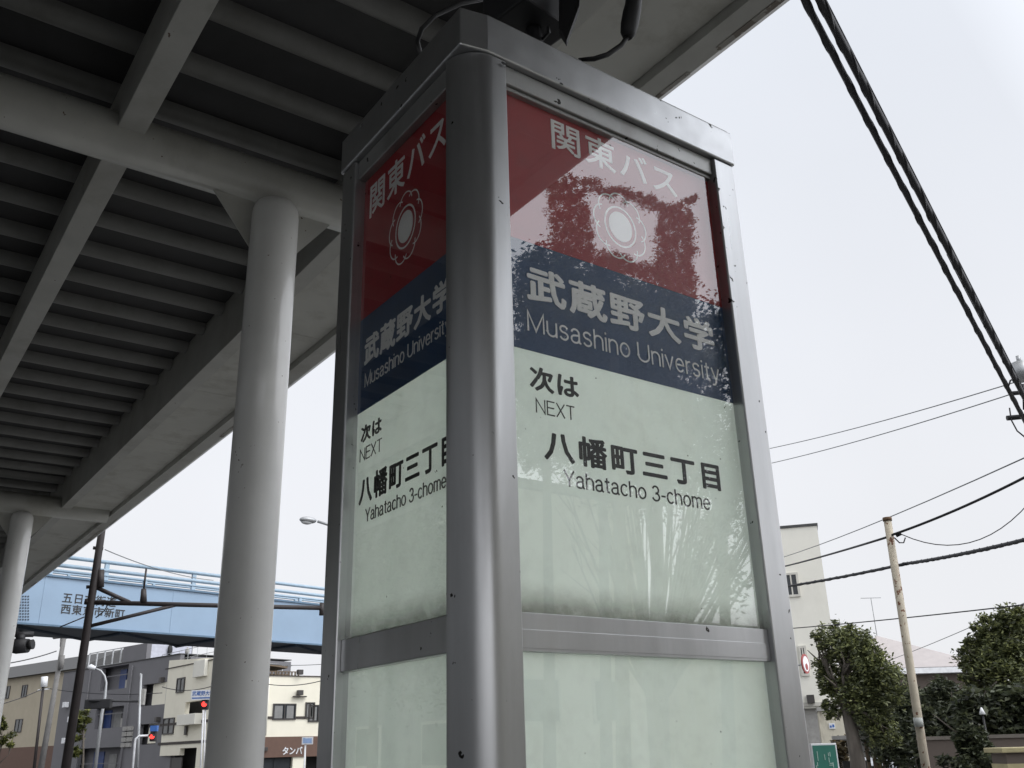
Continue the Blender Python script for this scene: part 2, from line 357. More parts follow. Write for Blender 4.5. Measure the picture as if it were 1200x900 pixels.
# a light monoline sans drawn stroke by stroke (units: cap height 1, x-height .73)
def _arc(cx, cy, rx, ry, a0, a1, n=12): return [(cx+rx*math.cos(math.radians(a0+(a1-a0)*i/n)), cy+ry*math.sin(math.radians(a0+(a1-a0)*i/n))) for i in range(n+1)]
GLY = {
 'M': (.84, [[(0,0),(0,1),(.42,.02),(.84,1),(.84,0)]]), 'u': (.5, [[(0,.73),(0,.25)]+_arc(.25,.25,.25,.25,180,360), [(.5,.73),(.5,0)]]),
 's': (.44, [_arc(.22,.555,.20,.175,25,262)+_arc(.22,.19,.215,.19,82,-155)]),
 'a': (.5, [_arc(.23,.52,.21,.21,165,0)+[(.44,.14),(.455,.04),(.52,.01)], [(.44,.44),(.36,.41),(.19,.385)]+_arc(.19,.19,.19,.19,95,270)+_arc(.24,.24,.20,.24,285,350)]),
 'h': (.48, [[(0,1),(0,0)], [(0,.45)]+_arc(.24,.47,.24,.26,180,0)+[(.48,0)]]), 'i': (0, [[(0,0),(0,.73)], [(0,.95),(0,1.0)]]),
 'n': (.48, [[(0,.73),(0,0)], [(0,.45)]+_arc(.24,.47,.24,.26,180,0)+[(.48,0)]]), 'o': (.54, [_arc(.27,.365,.27,.365,0,360,24)]),
 'U': (.68, [[(0,1),(0,.33)]+_arc(.34,.33,.34,.33,180,360)+[(.68,1)]]), 'v': (.48, [[(0,.73),(.24,0),(.48,.73)]]),
 'e': (.5, [[(.01,.38),(.5,.38)]+_arc(.255,.365,.25,.365,3,318,20)]), 'r': (.25, [[(0,.73),(0,0)], [(0,.40)]+_arc(.26,.44,.26,.28,180,90)]),
 't': (.28, [[(.13,.93),(.13,.14),(.16,.05),(.28,.02)], [(0,.71),(.28,.71)]]), 'y': (.48, [[(0,.73),(.25,.02)], [(.48,.73),(.21,-.14),(.15,-.22),(.03,-.24)]]),
 'N': (.68, [[(0,0),(0,1),(.68,0),(.68,1)]]), 'E': (.56, [[(.56,0),(0,0),(0,1),(.56,1)], [(0,.53),(.52,.53)]]), 'X': (.62, [[(0,0),(.62,1)], [(0,1),(.62,0)]]),
 'T': (.62, [[(0,1),(.62,1)], [(.31,1),(.31,0)]]), 'Y': (.66, [[(0,1),(.33,.42),(.66,1)], [(.33,.42),(.33,0)]]), 'c': (.47, [_arc(.255,.365,.255,.365,48,312,18)]),
 '3': (.54, [_arc(.26,.745,.23,.255,155,-80)+_arc(.26,.265,.27,.265,80,-160)]), '-': (.26, [[(0,.38),(.26,.38)]]),
 'm': (.76, [[(0,.73),(0,0)], [(0,.5)]+_arc(.19,.53,.19,.20,180,0)+[(.38,0)], [(.38,.5)]+_arc(.57,.53,.19,.20,180,0)+[(.76,0)]]), ' ': (.16, [])}
def stroke_text(name, txt, O, U, V, Nn, width, z0, z1, m, parent, w=.09, th=.0008, u0=0.0):
    O, U, V, Nn = map(np.array, (O, U, V, Nn)); x = 0; items = []
    for ch_ in txt:
        gw, st = GLY[ch_]; items += [[(px_+x, py_) for px_, py_ in p_] for p_ in st]; x += gw+.20
    tot = x-.20; sx = width/tot; sz = z1-z0; q = MB(); lay = 0
    for path in items:
        p_ = [np.array([a_*sx, b_*sz]) for a_, b_ in path]; hw = w*sz/2; n = len(p_); h = th+lay*2e-6; lay += 1
        L, R_ = [], []
        for i in range(n):
            d0 = p_[i]-p_[i-1] if i else p_[1]-p_[0]; d1 = p_[i+1]-p_[i] if i < n-1 else p_[-1]-p_[-2]
            d0 = d0/(np.linalg.norm(d0)+1e-12); d1 = d1/(np.linalg.norm(d1)+1e-12); t_ = d0+d1; t_ /= np.linalg.norm(t_)+1e-12
            nn_ = np.array([-t_[1], t_[0]]); k_ = min(2.2, 1/max(.3, abs(np.dot(nn_, [-d0[1], d0[0]]))))
            e_ = p_[i] + (-t_*hw*.6 if i == 0 else (t_*hw*.6 if i == n-1 else 0))
            L.append(e_+nn_*hw*k_); R_.append(e_-nn_*hw*k_)
        pts = L+R_; vs = [O+U*(u0+a_)+V*(z0+b_)+Nn*h for a_, b_ in pts]+[O+U*(u0+a_)+V*(z0+b_) for a_, b_ in pts]
        fs = []
        for i in range(n-1): fs += [(i, n+i, n+i+1, i+1), (2*n+i, 2*n+i+1, 3*n+i+1, 3*n+i), (i, i+1, 2*n+i+1, 2*n+i), (n+i, 3*n+i, 3*n+i+1, n+i+1)]
        q.add(vs, fs)
    return q.build(name, m, parent)
# ------------------------------------------------------------------ the bus stop pillar
XL, YR = .7064, 1.0906                 # outer planes of the left and right faces
XE, YE = 1.384, 1.566                  # far edges
REC = .026; XP, YP = XL+REC, YR+REC    # panel faces; panes stand 8 mm in front
ZT, ZC = 2.727, 2.645
pil = thing('bus_stop_pillar', 'tall square aluminium bus stop sign pillar with red, navy and milky white panels', 'bus stop sign', ((XL+XE)/2, (YR+YE)/2, 0))
R = .060
prof = [(XL+R-R*math.cos(a), YR+R-R*math.sin(a)) for a in np.linspace(0, math.pi/2, 14)]
prof += [(.7935, YR), (.7955, YR+.002), (.7955, YR+.040), (XL+.036, YR+.040), (XL+.036, YR+R)]
b = MB(); b.prism([(x,y,.0) for x, y in prof], (0,0,ZC-.001)); o = b.build('corner_post', A['alu'], pil)
me = o.data
for q in me.polygons:
    if abs(q.normal.z) < .5: q.use_smooth = True
me.set_sharp_from_angle(angle=math.radians(35))
b = MB(); b.box(1.325, XE, YR, YR+.055, 0, ZC-.001); b.build('frame_post', A['alu'], pil, .003)
b = MB(); b.box(XL, XL+.055, 1.508, YE, 0, ZC-.001); b.build('frame_post', A['alu'], pil, .003)
b = MB(); b.box(XE-.055, XE, YE-.055, YE, 0, ZC-.001); b.build('frame_post', A['alu'], pil, .003)
# rails and headers
b = MB(); zr0, zr1 = 1.6295, 1.683
b.box(.796, 1.3245, YR+.010, YR+.03, zr0, zr1); b.box(.796, 1.3245, YR+.0092, YR+.0101, zr0+.004, zr0+.030)
b.build('cross_rail', A['alu'], pil, .0006)
b = MB(); b.box(XL+.010, XL+.03, 1.151, 1.5075, zr0, zr1); b.build('cross_rail', A['alu'], pil, .0015)
b = MB(); b.box(.796, 1.3245, YR+.008, YR+.032, 2.606, ZC-.001); b.box(.796, 1.3245, YR+.014, YR+.030, 2.598, 2.606); b.build('header_rail', A['alud'], pil, .002)
b = MB(); b.box(XL+.008, XL+.032, 1.151, 1.5075, 2.600, ZC-.001); b.build('header_rail', A['alud'], pil, .002)
# cap with the chamfered corner
e = .004; X0, Y0 = XL-e, YR-e; cx, cy = .7537, 1.0866
cap = [(X0, 1.098), (cx, Y0), (XE+.003, Y0), (XE+.003, YE+e), (X0, YE+e)]
b = MB(); b.prism([(x,y,ZC) for x, y in cap], (0,0,ZT-ZC)); 
ins = .004
capo = b.build('cap', mat('cap_aluminium', (.47,.475,.48), .31, .9, .08, 10, bump=.005, bscale=150, specks=.90, speckscale=45, rvar=.08), pil, .003)
b = MB(); b.prism([(x+(.006 if x < 1 else -.006), y+(.006 if y < 1.3 else -.006), ZT) for x, y in cap], (0,0,.006)); b.build('cap_sheet', A['alud'], capo)
# chipped paint along the lower edge of the cap
ch = MB()
for px, py, s in ((590,74,7),(604,82,5),(658,98,4),(690,116,3),(712,127,4),(716,129,3),(728,135,3)):
    c = ony(px, py, Y0-.0006); q = s*.0009
    ch.prism([c+np.array([q*math.cos(a)*random.uniform(.7,1.6), 0, abs(q)*.6*math.sin(a)*random.uniform(.6,1.1)]) for a in np.linspace(0, 2*math.pi, 9)[:-1]], (0,-.0004,0))
ch.build('paint_chip', A['black'], capo)
# panels: right face (normal -Y) and left face (normal -X)
zrr, zrb = 2.306, 2.104; zlr, zlb = 2.2845, 2.0915
bx = MB(); bx.add([(.77,YP,1.656),(1.35,YP,1.656),(1.35,YP,2.64),(.77,YP,2.64)], [(0,1,2,3)]); pr = bx.build('sign_panel', A['milky'], pil)
bx = MB(); bx.box(.771, 1.349, YP-.0012, YP-.0002, zrr, 2.639); bx.build('red_band', A['red'], pr)
bx = MB(); bx.box(.771, 1.349, YP-.0012, YP-.0002, zrb, zrr-.0003); bx.build('blue_band', A['blue'], pr)
bx = MB(); bx.box(.80, 1.325, YP-.0100, YP-.0070, 1.684, 2.6055); bx.build('pane', A['pane'], pr)
bx = MB(); bx.add([(.77,YP,.36),(1.35,YP,.36),(1.35,YP,1.654),(.77,YP,1.654)], [(0,1,2,3)]); pq = bx.build('lower_panel', A['milky'], pil)
bx = MB(); bx.box(.80, 1.325, YP-.0100, YP-.0070, .37, 1.6285); bx.build('pane', A['pane'], pq)
bx = MB(); bx.add([(XP,1.545,1.656),(XP,1.13,1.656),(XP,1.13,2.64),(XP,1.545,2.64)], [(0,1,2,3)]); pl = bx.build('sign_panel', A['milky'], pil)
bx = MB(); bx.box(XP-.0012, XP-.0002, 1.131, 1.544, zlr, 2.639); bx.build('red_band', A['red'], pl)
bx = MB(); bx.box(XP-.0012, XP-.0002, 1.131, 1.544, zlb, zlr-.0003); bx.build('blue_band', A['blue'], pl)
bx = MB(); bx.box(XP-.0100, XP-.0070, 1.155, 1.5075, 1.684, 2.5995); bx.build('pane', A['pane'], pl)
bx = MB(); bx.add([(XP,1.545,.36),(XP,1.13,.36),(XP,1.13,1.654),(XP,1.545,1.654)], [(0,1,2,3)]); pm = bx.build('lower_panel', A['milky'], pil)
bx = MB(); bx.box(XP-.0100, XP-.0070, 1.155, 1.5075, .37, 1.6285); bx.build('pane', A['pane'], pm)
bx = MB(); bx.box(XE-.03, XE-.026, YR+.056, YE-.056, .36, 2.64); bx.build('side_panel', A['white_panel'], pil)
bx = MB(); bx.box(XL+.056, XE-.056, YE-.03, YE-.026, .36, 2.64); bx.build('back_panel', A['white_panel'], pil)
for x_, y_ in ((.93,1.36),(1.17,1.36)):
    b = MB(); b.tube([(x_,y_,.60),(x_,y_,2.50)], .013, 10); b.build('added_light_tube', A['tube'], pil)  # tubes added out of sight to light the milky panels from inside
b = MB(); b.box(XL+.012, XE-.012, YR+.012, YE-.012, 0, .35); b.build('plinth', A['alud'], pil, .004)
Yt, Xt = YP-.0012, XP-.0012
def rtext(name, txt, L0, L1, Rr, m, off=0., sp=1., yp=None):
    """on the right face: L0/L1 = bottom and top of the first letter, Rr = right end (photo pixels)"""
    y = YP-.0002 if yp is None else yp
    a, t, r_ = ony(*L0, y), ony(*L1, y), ony(*Rr, y)
    return put_text(name, txt, (0, y, 0), (1,0,0), Z3, (0,-1,0), r_[0]-a[0], a[2], t[2], m, pr, off, sp, .0008, a[0])
def ltext(name, txt, L0, L1, width, m, off=0., sp=1., xp=None):
    x = XP-.0002 if xp is None else xp
    a, t = onx(*L0, x), onx(*L1, x)
    return put_text(name, txt, (x, a[1], 0), (0,-1,0), Z3, (-1,0,0), width, a[2], t[2], m, pl, off, sp, .0008, 0)
def rlat(name, txt, L0, L1, Rr, m, w, yp=None):
    y = YP-.0002 if yp is None else yp
    a, t, r_ = ony(*L0, y), ony(*L1, y), ony(*Rr, y)
    return stroke_text(name, txt, (0, y, 0), (1,0,0), Z3, (0,-1,0), r_[0]-a[0], a[2], t[2], m, pr, w, u0=a[0])
def llat(name, txt, L0, L1, width, m, w, xp=None):
    x = XP-.0002 if xp is None else xp
    a, t = onx(*L0, x), onx(*L1, x)
    return stroke_text(name, txt, (x, a[1], 0), (0,-1,0), Z3, (-1,0,0), width, a[2], t[2], m, pl, w)
WI, IK = A['whiteink'], A['ink']
rw = {}
def rwid(p, q): return ony(*q, YP)[0]-ony(*p, YP)[0]
def lwid(p, q): return onx(*p, XP)[1]-onx(*q, XP)[1]
rtext('lettering', '関東バス', (646.7,173.5), (646.7,140), (794,234), WI, .012, 1.12, Yt)
rtext('lettering', '武蔵野大学', (617.5,351), (618.5,310), (838.5,417.5), WI, .030, 1.13, Yt)
rlat('lettering', 'Musashino University', (618.9,386.5), (618.7,364.5), (842,441), WI, 0.10, Yt)
rtext('lettering', '次は', (621,456), (619.8,427.5), (678.5,467), IK, .028, 1.1)
rlat('lettering', 'NEXT', (628.6,483), (628.5,467.3), (673,486), IK, 0.085)
rtext('lettering', '八幡町三丁目', (638,538), (641.5,505.5), (844.5,572), IK, .026, 1.22)
rlat('lettering', 'Yahatacho 3-chome', (661.8,569), (661.3,551), (832,597.5), IK, 0.115)
k1 = lwid((433.3,256.7),(477.8,226))/rwid((646.7,174),(728.5,207))
ltext('lettering', '関東バス', (433.3,256.7), (433,221.5), rwid((646.7,174),(794,234))*k1, WI, .012, 1.12, Xt)
ltext('lettering', '武蔵野大学', (427,429.5), (427,398), rwid((617.5,351),(838.5,417.5))*.685, WI, .030, 1.13, Xt)
llat('lettering', 'Musashino University', (427.8,453.5), (427.8,439), rwid((618.9,386),(842,441))*.665, WI, 0.10, Xt)
ltext('lettering', '次は', (423,520.5), (423.2,501), lwid((423,520.5),(447.2,505)), IK, .028, 1.1)
llat('lettering', 'NEXT', (422,541.5), (422,528), lwid((422,541),(447.2,526)), IK, 0.085)
ltext('lettering', '八幡町三丁目', (420.6,593), (422.5,563.5), rwid((638,538),(844.5,572))*.808, IK, .026, 1.22)
llat('lettering', 'Yahatacho 3-chome', (428.4,611.5), (427,598), lwid((428.4,611),(522.6,573)), IK, 0.115)
# the emblem: white disc, ring and a scalloped wreath with small hooked ends
def emblem(parent, C, U, Nn, rx, rz, m):
    C, U, Nn = map(np.array, (C, U, Nn)); V = np.array(Z3)
    P = lambda a, r, h=.0004: C + U*rx*r*math.cos(a) + V*rz*r*math.sin(a) + Nn*h
    d = MB(); d.prism([P(a, .44, 0) for a in np.linspace(0, 2*math.pi, 41)[:-1]], Nn*.0008); d.build('emblem_disc', m, parent)
    def strip(path, w):
        q = MB(); n = len(path)
        L, Rr = [], []
        for i in range(n):
            t = path[min(i+1, n-1)] - path[max(i-1, 0)]; t /= np.linalg.norm(t)+1e-12; s_ = np.cross(Nn, t)
            L.append(path[i]+s_*w/2); Rr.append(path[i]-s_*w/2)
        vs = L + Rr; q.add(vs, [(i, i+1, n+i+1, n+i) for i in range(n-1)])
        return q
    ring = [P(a, .58) for a in np.linspace(0, 2*math.pi, 49)]
    strip(ring, .0040).build('emblem_ring', m, parent)
    w = MB(); n = 9
    for k in range(n):
        a0 = math.pi/2+2*math.pi*(k-.5)/n; a1 = a0+2*math.pi/n; path = []
        for s_ in np.linspace(-.16, 1.16, 19):
            a = a0+(a1-a0)*s_
            rr = .90+.10*math.sin(math.pi*min(max(s_, 0), 1))**.8 - (.55*abs(s_-(1 if s_ > 1 else 0)) if (s_ < 0 or s_ > 1) else 0)
            path.append(P(a, rr, .0004+.0001*(k % 2)))
        q = strip(path, .0030); w.add(q.v, q.f)
    w.build('emblem_wreath', m, parent)
c = ony(727, 266, Yt); rx = (ony(758,275,Yt)[0]-ony(697,257,Yt)[0])/2; rz = (ony(727,228,Yt)[2]-ony(727,304,Yt)[2])/2
emblem(pr, c, (1,0,0), (0,-1,0), rx, rz, WI)
c = onx(475.3, 265.5, Xt); ry = abs(onx(456,278,Xt)[1]-onx(495,253,Xt)[1])/2; rz = (onx(475.3,225.5,Xt)[2]-onx(475.3,305.5,Xt)[2])/2
emblem(pl, c, (0,-1,0), (-1,0,0), ry, rz, WI)
# things above the cap
fl = thing('floodlight', 'black floodlight with tilted flap on top of the sign pillar', 'floodlight', (1.02, 1.28, ZT+.006))
c = at(640, 8, 1.62)
b = MB(); b.obox(c+np.array([-.075,-.02,-.03]), (.15,.02,0), (-.02,.13,0), (0,0,.12)); b.build('lamp_housing', A['blackmetal'], fl, .006)
t0, t1, t2, t3 = at(655,-12,1.60), at(680,-14,1.56), at(679,6,1.54), at(664,47,1.58); t4 = at(655,33,1.6)
b = MB(); b.prism([t0,t1,t2,t3,t4], (.012,.015,0)); b.build('flap', A['black'], fl)
b = MB(); b.tube([(1.02,1.28,ZT+.006), (1.02,1.28,ZT+.10), tuple(c+np.array([0,.05,0]))], .018, 8); b.build('bracket', A['blackmetal'], fl)
b = MB(); b.tube([at(642,30,1.6), at(643,38,1.62), at(634,48,1.66), at(628,58,1.7)], .004, 6); b.build('lead', A['black'], fl)
cc = thing('power_cable', 'black cable with thick moulded connector hanging beside the cap of the pillar', 'cable', at(738,20,1.62))
P_ = [at(752,-260,1.9), at(748,-80,1.70), at(745,-20,1.63), at(741,10,1.62)]; P_[0][2] = 5.69
b = MB(); b.tube(P_, .011, 10); b.build('upper_lead', A['black'], cc)
b = MB(); b.tube([at(745,-14,1.63), at(743,-2,1.62), at(742,6,1.62), at(740.5,14,1.62), at(738,28,1.62), at(736,39,1.62), at(735,44,1.62)], [.016,.018,.018,.0195,.0195,.0165,.010], 14); b.build('connector', A['black'], cc)
b = MB(); b.tube([at(736,42,1.62), at(728,53,1.62), at(712,64,1.61), at(696,69,1.60), at(680,70,1.62), (1.05,1.2,ZT+.03)], .0055, 8); b.build('lower_lead', A['black'], cc)
b = MB(); b.tube([at(492,60,1.75), at(489,48,1.72), at(494,34,1.70), at(510,18,1.70), at(540,4,1.72), at(590,-6,1.75)], .0055, 8)
tag(b.build('looped_cable', A['black']), 'thin black cable looping over the left end of the pillar cap', 'cable')
# ------------------------------------------------------------------ the elevated deck overhead
dk = thing('elevated_walkway', 'grey steel elevated walkway seen from below, dark ribbed deck on round columns', 'footbridge', (1, 5.6, 0))
Y0d, Y1d = -16.0, 27.2
d = MB(); d.box(-6.4, 2.66, Y0d, Y1d, 5.801, 6.02); deck = d.build('deck_pan', A['deckpan'], dk)  # left part widened out of view to keep the left panes dark
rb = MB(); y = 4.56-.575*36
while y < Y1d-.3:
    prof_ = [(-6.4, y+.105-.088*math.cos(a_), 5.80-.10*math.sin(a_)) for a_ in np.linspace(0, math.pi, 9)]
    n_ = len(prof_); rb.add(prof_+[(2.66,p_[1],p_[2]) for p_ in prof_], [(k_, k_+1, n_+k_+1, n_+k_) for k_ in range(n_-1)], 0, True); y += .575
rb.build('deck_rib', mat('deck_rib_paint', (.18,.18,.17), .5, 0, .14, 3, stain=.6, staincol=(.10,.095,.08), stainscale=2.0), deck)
for xb in (-6.1, -4.32, -2.55, -.78, .99):
    q = MB(); q.box(xb-.085, xb+.085, Y0d, Y1d, 5.30, 5.699); q.build('stringer', A['girder'], dk, .006)
q = MB(); q.box(2.665, 2.810, Y0d, Y1d, 5.28, 5.95); q.build('edge_beam', A['girder'], dk, .006)
q = MB()
yy = 4.0-1.98*10
while yy < Y1d:
    q.box(2.845, 3.43, yy, min(yy+1.974, Y1d), 5.33, 5.36); yy += 1.98
q.build('soffit', A['soffit'], dk)
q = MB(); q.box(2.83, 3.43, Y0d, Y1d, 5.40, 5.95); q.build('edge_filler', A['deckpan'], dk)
q = MB(); q.prism([(3.435,Y0d,5.26),(3.60,Y0d,5.265),(3.66,Y0d,5.30),(3.66,Y0d,6.15),(3.435,Y0d,6.15)], (0,Y1d-Y0d,0)); q.build('fascia', A['girder'], dk, .004)
# flaking edge strip
yv = Y0d
while yv < Y1d:
    L_ = random.uniform(.25, 1.4)
    if random.random() < .4: fk = MB(); fk.box(3.597-random.uniform(.015,.06), 3.598, yv, yv+L_, 5.2585, 5.2645); fk.build('paint_flake', A['rustedge'], dk)
    yv += L_ + random.uniform(.1, .5)
q = MB(); q.box(-6.4, 3.66, Y0d, Y1d, 6.16, 6.3); q.build('walking_surface', A['pave'], dk)
q = MB()
for xr in (-6.35, 3.6):
    q.tube([(xr,Y0d,7.35),(xr,Y1d,7.35)], .04, 8)
    yy = Y0d
    while yy < Y1d: q.tube([(xr,yy,6.3),(xr,yy,7.35)], .03, 6); yy += 2
q.build('railing', A['galv'], dk)
zp = 5.325
for yb in (5.66, 16.2, -5.0):
    q = MB(); q.tube([(-6.2,yb,zp),(3.40,yb,zp)], .168, 24); q.build('cross_beam', A['girder'], dk)
    xc = 2.03 if yb < 10 else 2.15
    q = MB(); q.tube([(xc,yb-.05,0),(xc,yb-.05,5.05),(xc,yb-.05,5.10),(xc,yb-.05,5.145),(xc,yb-.05,5.175),(xc,yb-.05,5.185)], [.163,.163,.158,.14,.09,.03], 32); q.disc((xc,yb,0), Z3, .26, .03); co = q.build('column', A['columnp'], dk)
    for sx in (-1, 1):
        q = MB(); q.prism([(xc+sx*.14,yb-.006,5.22),(xc+sx*.48,yb-.006,5.215),(xc+sx*.14,yb-.006,4.78)], (0,.012,0)); q.build('gusset', A['girder'], co)
    q = MB(); q.tube([(-4.8,yb,0),(-4.8,yb,zp)], .165, 24); q.build('column', A['columnp'], dk)
# ------------------------------------------------------------------ facade helper for buildings
class Facade:
    def __init__(s, px, D, vpx=None, U=None, left=False):
        p = at(px, 880, D); s.O = np.array([p[0], p[1], 0.])
        if U is None:
            d = ray(vpx, 895-.0207*(vpx+206)); U = np.array([d[0], d[1], 0.])
        s.U = np.array(U, float); s.U /= np.linalg.norm(s.U)
        n = np.array([-s.U[1], s.U[0], 0.])
        if np.dot(n, -s.O) < 0: n = -n
        s.n = n
    def uz(s, x, y):
        d = ray(x, y); t = np.dot(s.O-CAMP, s.n)/np.dot(d, s.n); p = CAMP+d*t
        return float(np.dot(p-s.O, s.U)), float(p[2])
    def rect(s, x0, y0, x1, y1):
        a, b_ = s.uz(x0, (y0)), s.uz(x1, y1)
        return min(a[0],b_[0]), max(a[0],b_[0]), min(a[1],b_[1]), max(a[1],b_[1])
    def box(s, mb, u0, u1, z0, z1, d0, d1, m=0):
        mb.obox(s.O+s.U*u0+s.n*d0+np.array([0,0,z0]), s.U*(u1-u0), s.n*(d1-d0), (0,0,z1-z0), m); return mb
    def wall(s, mb, u0, u1, z0, z1, holes, th, m=0):
        us = sorted({u0,u1,*[min(max(h[k],u0),u1) for h in holes for k in (0,1)]}); zs = sorted({z0,z1,*[min(max(h[k],z0),z1) for h in holes for k in (2,3)]})
        for a, b_ in zip(us[:-1], us[1:]):
            run = None
            for c_, d_ in zip(zs[:-1], zs[1:]):
                um, zm = (a+b_)/2, (c_+d_)/2
                solid = not any(h[0] < um < h[1] and h[2] < zm < h[3] for h in holes)
                if solid: run = (run[0], d_) if run else (c_, d_)
                elif run: s.box(mb, a, b_, *run, -th, 0, m); run = None
            if run: s.box(mb, a, b_, *run, -th, 0, m)
        return mb
    def window(s, parent, r, fm, curtain=True, fw=.07, depth=.0):
        u0, u1, z0, z1 = r
        f = MB(); 
        for q in ((u0,u1,z0,z0+fw),(u0,u1,z1-fw,z1),(u0,u0+fw,z0+fw,z1-fw),(u1-fw,u1,z0+fw,z1-fw),((u0+u1)/2-.03,(u0+u1)/2+.03,z0+fw,z1-fw)):
            s.box(f, *q, depth+.002, depth+.08)
        w = f.build('window', fm, parent)
        f = MB(); s.box(f, u0+fw, u1-fw, z0+fw, z1-fw, depth+.004, depth+.03); f.build('pane', A['glassdark'], w)
        if curtain and u1-u0 > .5:
            f = MB(); s.box(f, u0+fw+.05, u0+(u1-u0)*.42, z0+fw+.02, z1-fw-.05, depth+.031, depth+.036); s.box(f, u1-(u1-u0)*.40, u1-fw-.08, z0+fw+.02, z1-fw-.05, depth+.031, depth+.036); f.build('curtain', A['curtain'], w)
        return w
# ---- cream shop house with the brown fascia
FX = Facade(262, 62, U=(1,0,0)); cor = FX.O
FL = Facade(262, 62, vpx=-420)
cb = thing('shop_house', 'cream rendered three-storey shop house with dark brown bands and brown fascia', 'building', (cor[0], cor[1], -.12))
uL, zL1 = FL.uz(183, 775); _, zL0 = FL.uz(262, 771); _, zRt = FX.uz(310, 792)
hl = [FL.rect(185,886,209,906), FL.rect(211,877,228,906), FL.rect(217.5,823,236.5,839)]
sgn = 1 if uL > 0 else -1
w = MB(); FL.wall(w, min(0.0,uL), max(0.0,uL), -.12, zL0, hl, .3)
q0 = FL.O+np.array([0,0,zL0+.002]); q1 = FL.O+FL.U*uL+np.array([0,0,zL0+.002])
w.prism([q0, q1, FL.O+FL.U*uL+np.array([0,0,max(zL1, zL0+.05)])], -FL.n*.3)
w.build('side_wall', A['cream'], cb)
hr = [FX.rect(303,887,341,930), FX.rect(359,879,379,930)]
w = MB(); FX.wall(w, .005, 14, -.12, zRt, hr, .3); w.build('front_wall', A['cream'], cb)
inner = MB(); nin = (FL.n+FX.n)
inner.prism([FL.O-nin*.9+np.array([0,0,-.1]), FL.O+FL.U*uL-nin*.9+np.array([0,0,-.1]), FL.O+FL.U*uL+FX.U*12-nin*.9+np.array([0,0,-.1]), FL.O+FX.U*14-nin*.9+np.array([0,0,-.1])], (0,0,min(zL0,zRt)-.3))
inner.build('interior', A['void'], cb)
for F_, r in ((FL, FL.rect(208.5,795,216,811)), (FL, FL.rect(192.5,842,203.5,860)), (FX, FX.rect(320,824.5,346,843.5)), (FX, FX.rect(358,823,368,842)), (FX, FX.rect(361.5,826,373,846))):
    F_.window(cb, r, A['wframe'], depth=.0 if F_ is FL else (.0 if r[0] < 9 else .06))
bd = MB()
for (x0,y0,x1,y1) in ((183,846,243,849),(181,869,240,872)):
    u0, u1, z0, z1 = FL.rect(x0, y0, x1, y1); _, za = FL.uz((x0+x1)/2, y0); _, zb = FL.uz((x0+x1)/2, y1); FL.box(bd, min(0,uL), max(0,uL), zb, za, .001, .05)
_, za = FX.uz(335, 839.5); _, zb = FX.uz(335, 842.5); FX.box(bd, .06, FX.uz(319.5,840)[0], zb, za, .001, .05); FX.box(bd, FX.uz(346.5,840)[0], FX.uz(357.6,840)[0], zb, za, .001, .05)
FX.box(bd, 0, 14, zRt-.001, zRt+.06, -.3, .06)
FL.box(bd, min(0,uL), max(0,uL), zL0, zL0+.05, .001, .06)
bd.build('trim_band', A['bandbrown'], cb)
fa = MB(); r = FX.rect(290,864,377.5,886); FX.box(fa, .06, 13.9, r[2], r[3], .001, .10); fas = fa.build('fascia_board', A['brown'], cb)
a0 = FX.uz(330, 884); a1 = FX.uz(353.5, 876)
put_text('lettering', 'タンバ', FX.O+FX.n*.102, FX.U, Z3, FX.n, a1[0]-a0[0], FX.uz(331,884.5)[1], FX.uz(331,875.5)[1], A['signwhite'], fas, .02, 1, .03, a0[0])
bay = MB(); r = FL.rect(216.5,838,236.5,848.5); FL.box(bay, r[0], r[1], r[2], r[3], .001, .5); bay.build('balcony', A['cream2'], cb, .02)
r = FL.rect(231.5,775,243,792); q = MB(); FL.box(q, r[0], r[1], r[2], r[3], .002, .25); q.build('balcony', A['cream2'], cb, .02)
sh = MB(); r = hr[0]; FX.box(sh, r[0]+.1, r[1]-.1, r[2], r[3]-.1, -.25, -.2); FX.box(sh, (r[0]+r[1])/2-.05, (r[0]+r[1])/2+.05, r[2], r[3], -.199, -.12); sh.build('shop_window', A['glassdark'], cb)
sh = MB()
for x0, x1 in ((186,196),(198,208)): r = FL.rect(x0,888,x1,905); FL.box(sh, *r, -.28, -.2)
sh.build('shutter', A['wframe'], cb)
pg = MB()    # wooden roof terrace
r = FX.rect(302,786,353,793)
FX.box(pg, r[0], r[1], zRt+.06, FX.uz(340,787)[1], -2.0, -1.9)
for i in range(14): u = r[0]+(r[1]-r[0])*i/13; FX.box(pg, u-.04, u+.04, zRt+.06, FX.uz(340,786.5)[1], -.5, -.42)
FX.box(pg, r[0], r[1], FX.uz(340,787)[1], FX.uz(340,786)[1], -.52, -.40)
pg.build('terrace_fence', A['wood'], cb)
pg = MB(); u0 = FX.uz(300,780)[0]; u1 = FX.uz(341.5,780)[0]; z_a = FX.uz(303,774)[1]; z_b = FX.uz(341,780)[1]
pg.prism([FX.O+FX.U*u0+np.array([0,0,z_a])-FX.n*.6, FX.O+FX.U*u1+np.array([0,0,z_b])-FX.n*.6, FX.O+FX.U*u1+np.array([0,0,z_b-.12])-FX.n*.6, FX.O+FX.U*u0+np.array([0,0,z_a-.12])-FX.n*.6], -FX.n*2.4)
for u in (u0+.2, (u0+u1)/2, u1-.5): FX.box(pg, u, u+.1, zRt+.06, z_b, -1.4, -1.3)
pg.build('terrace_roof', A['wood'], cb)
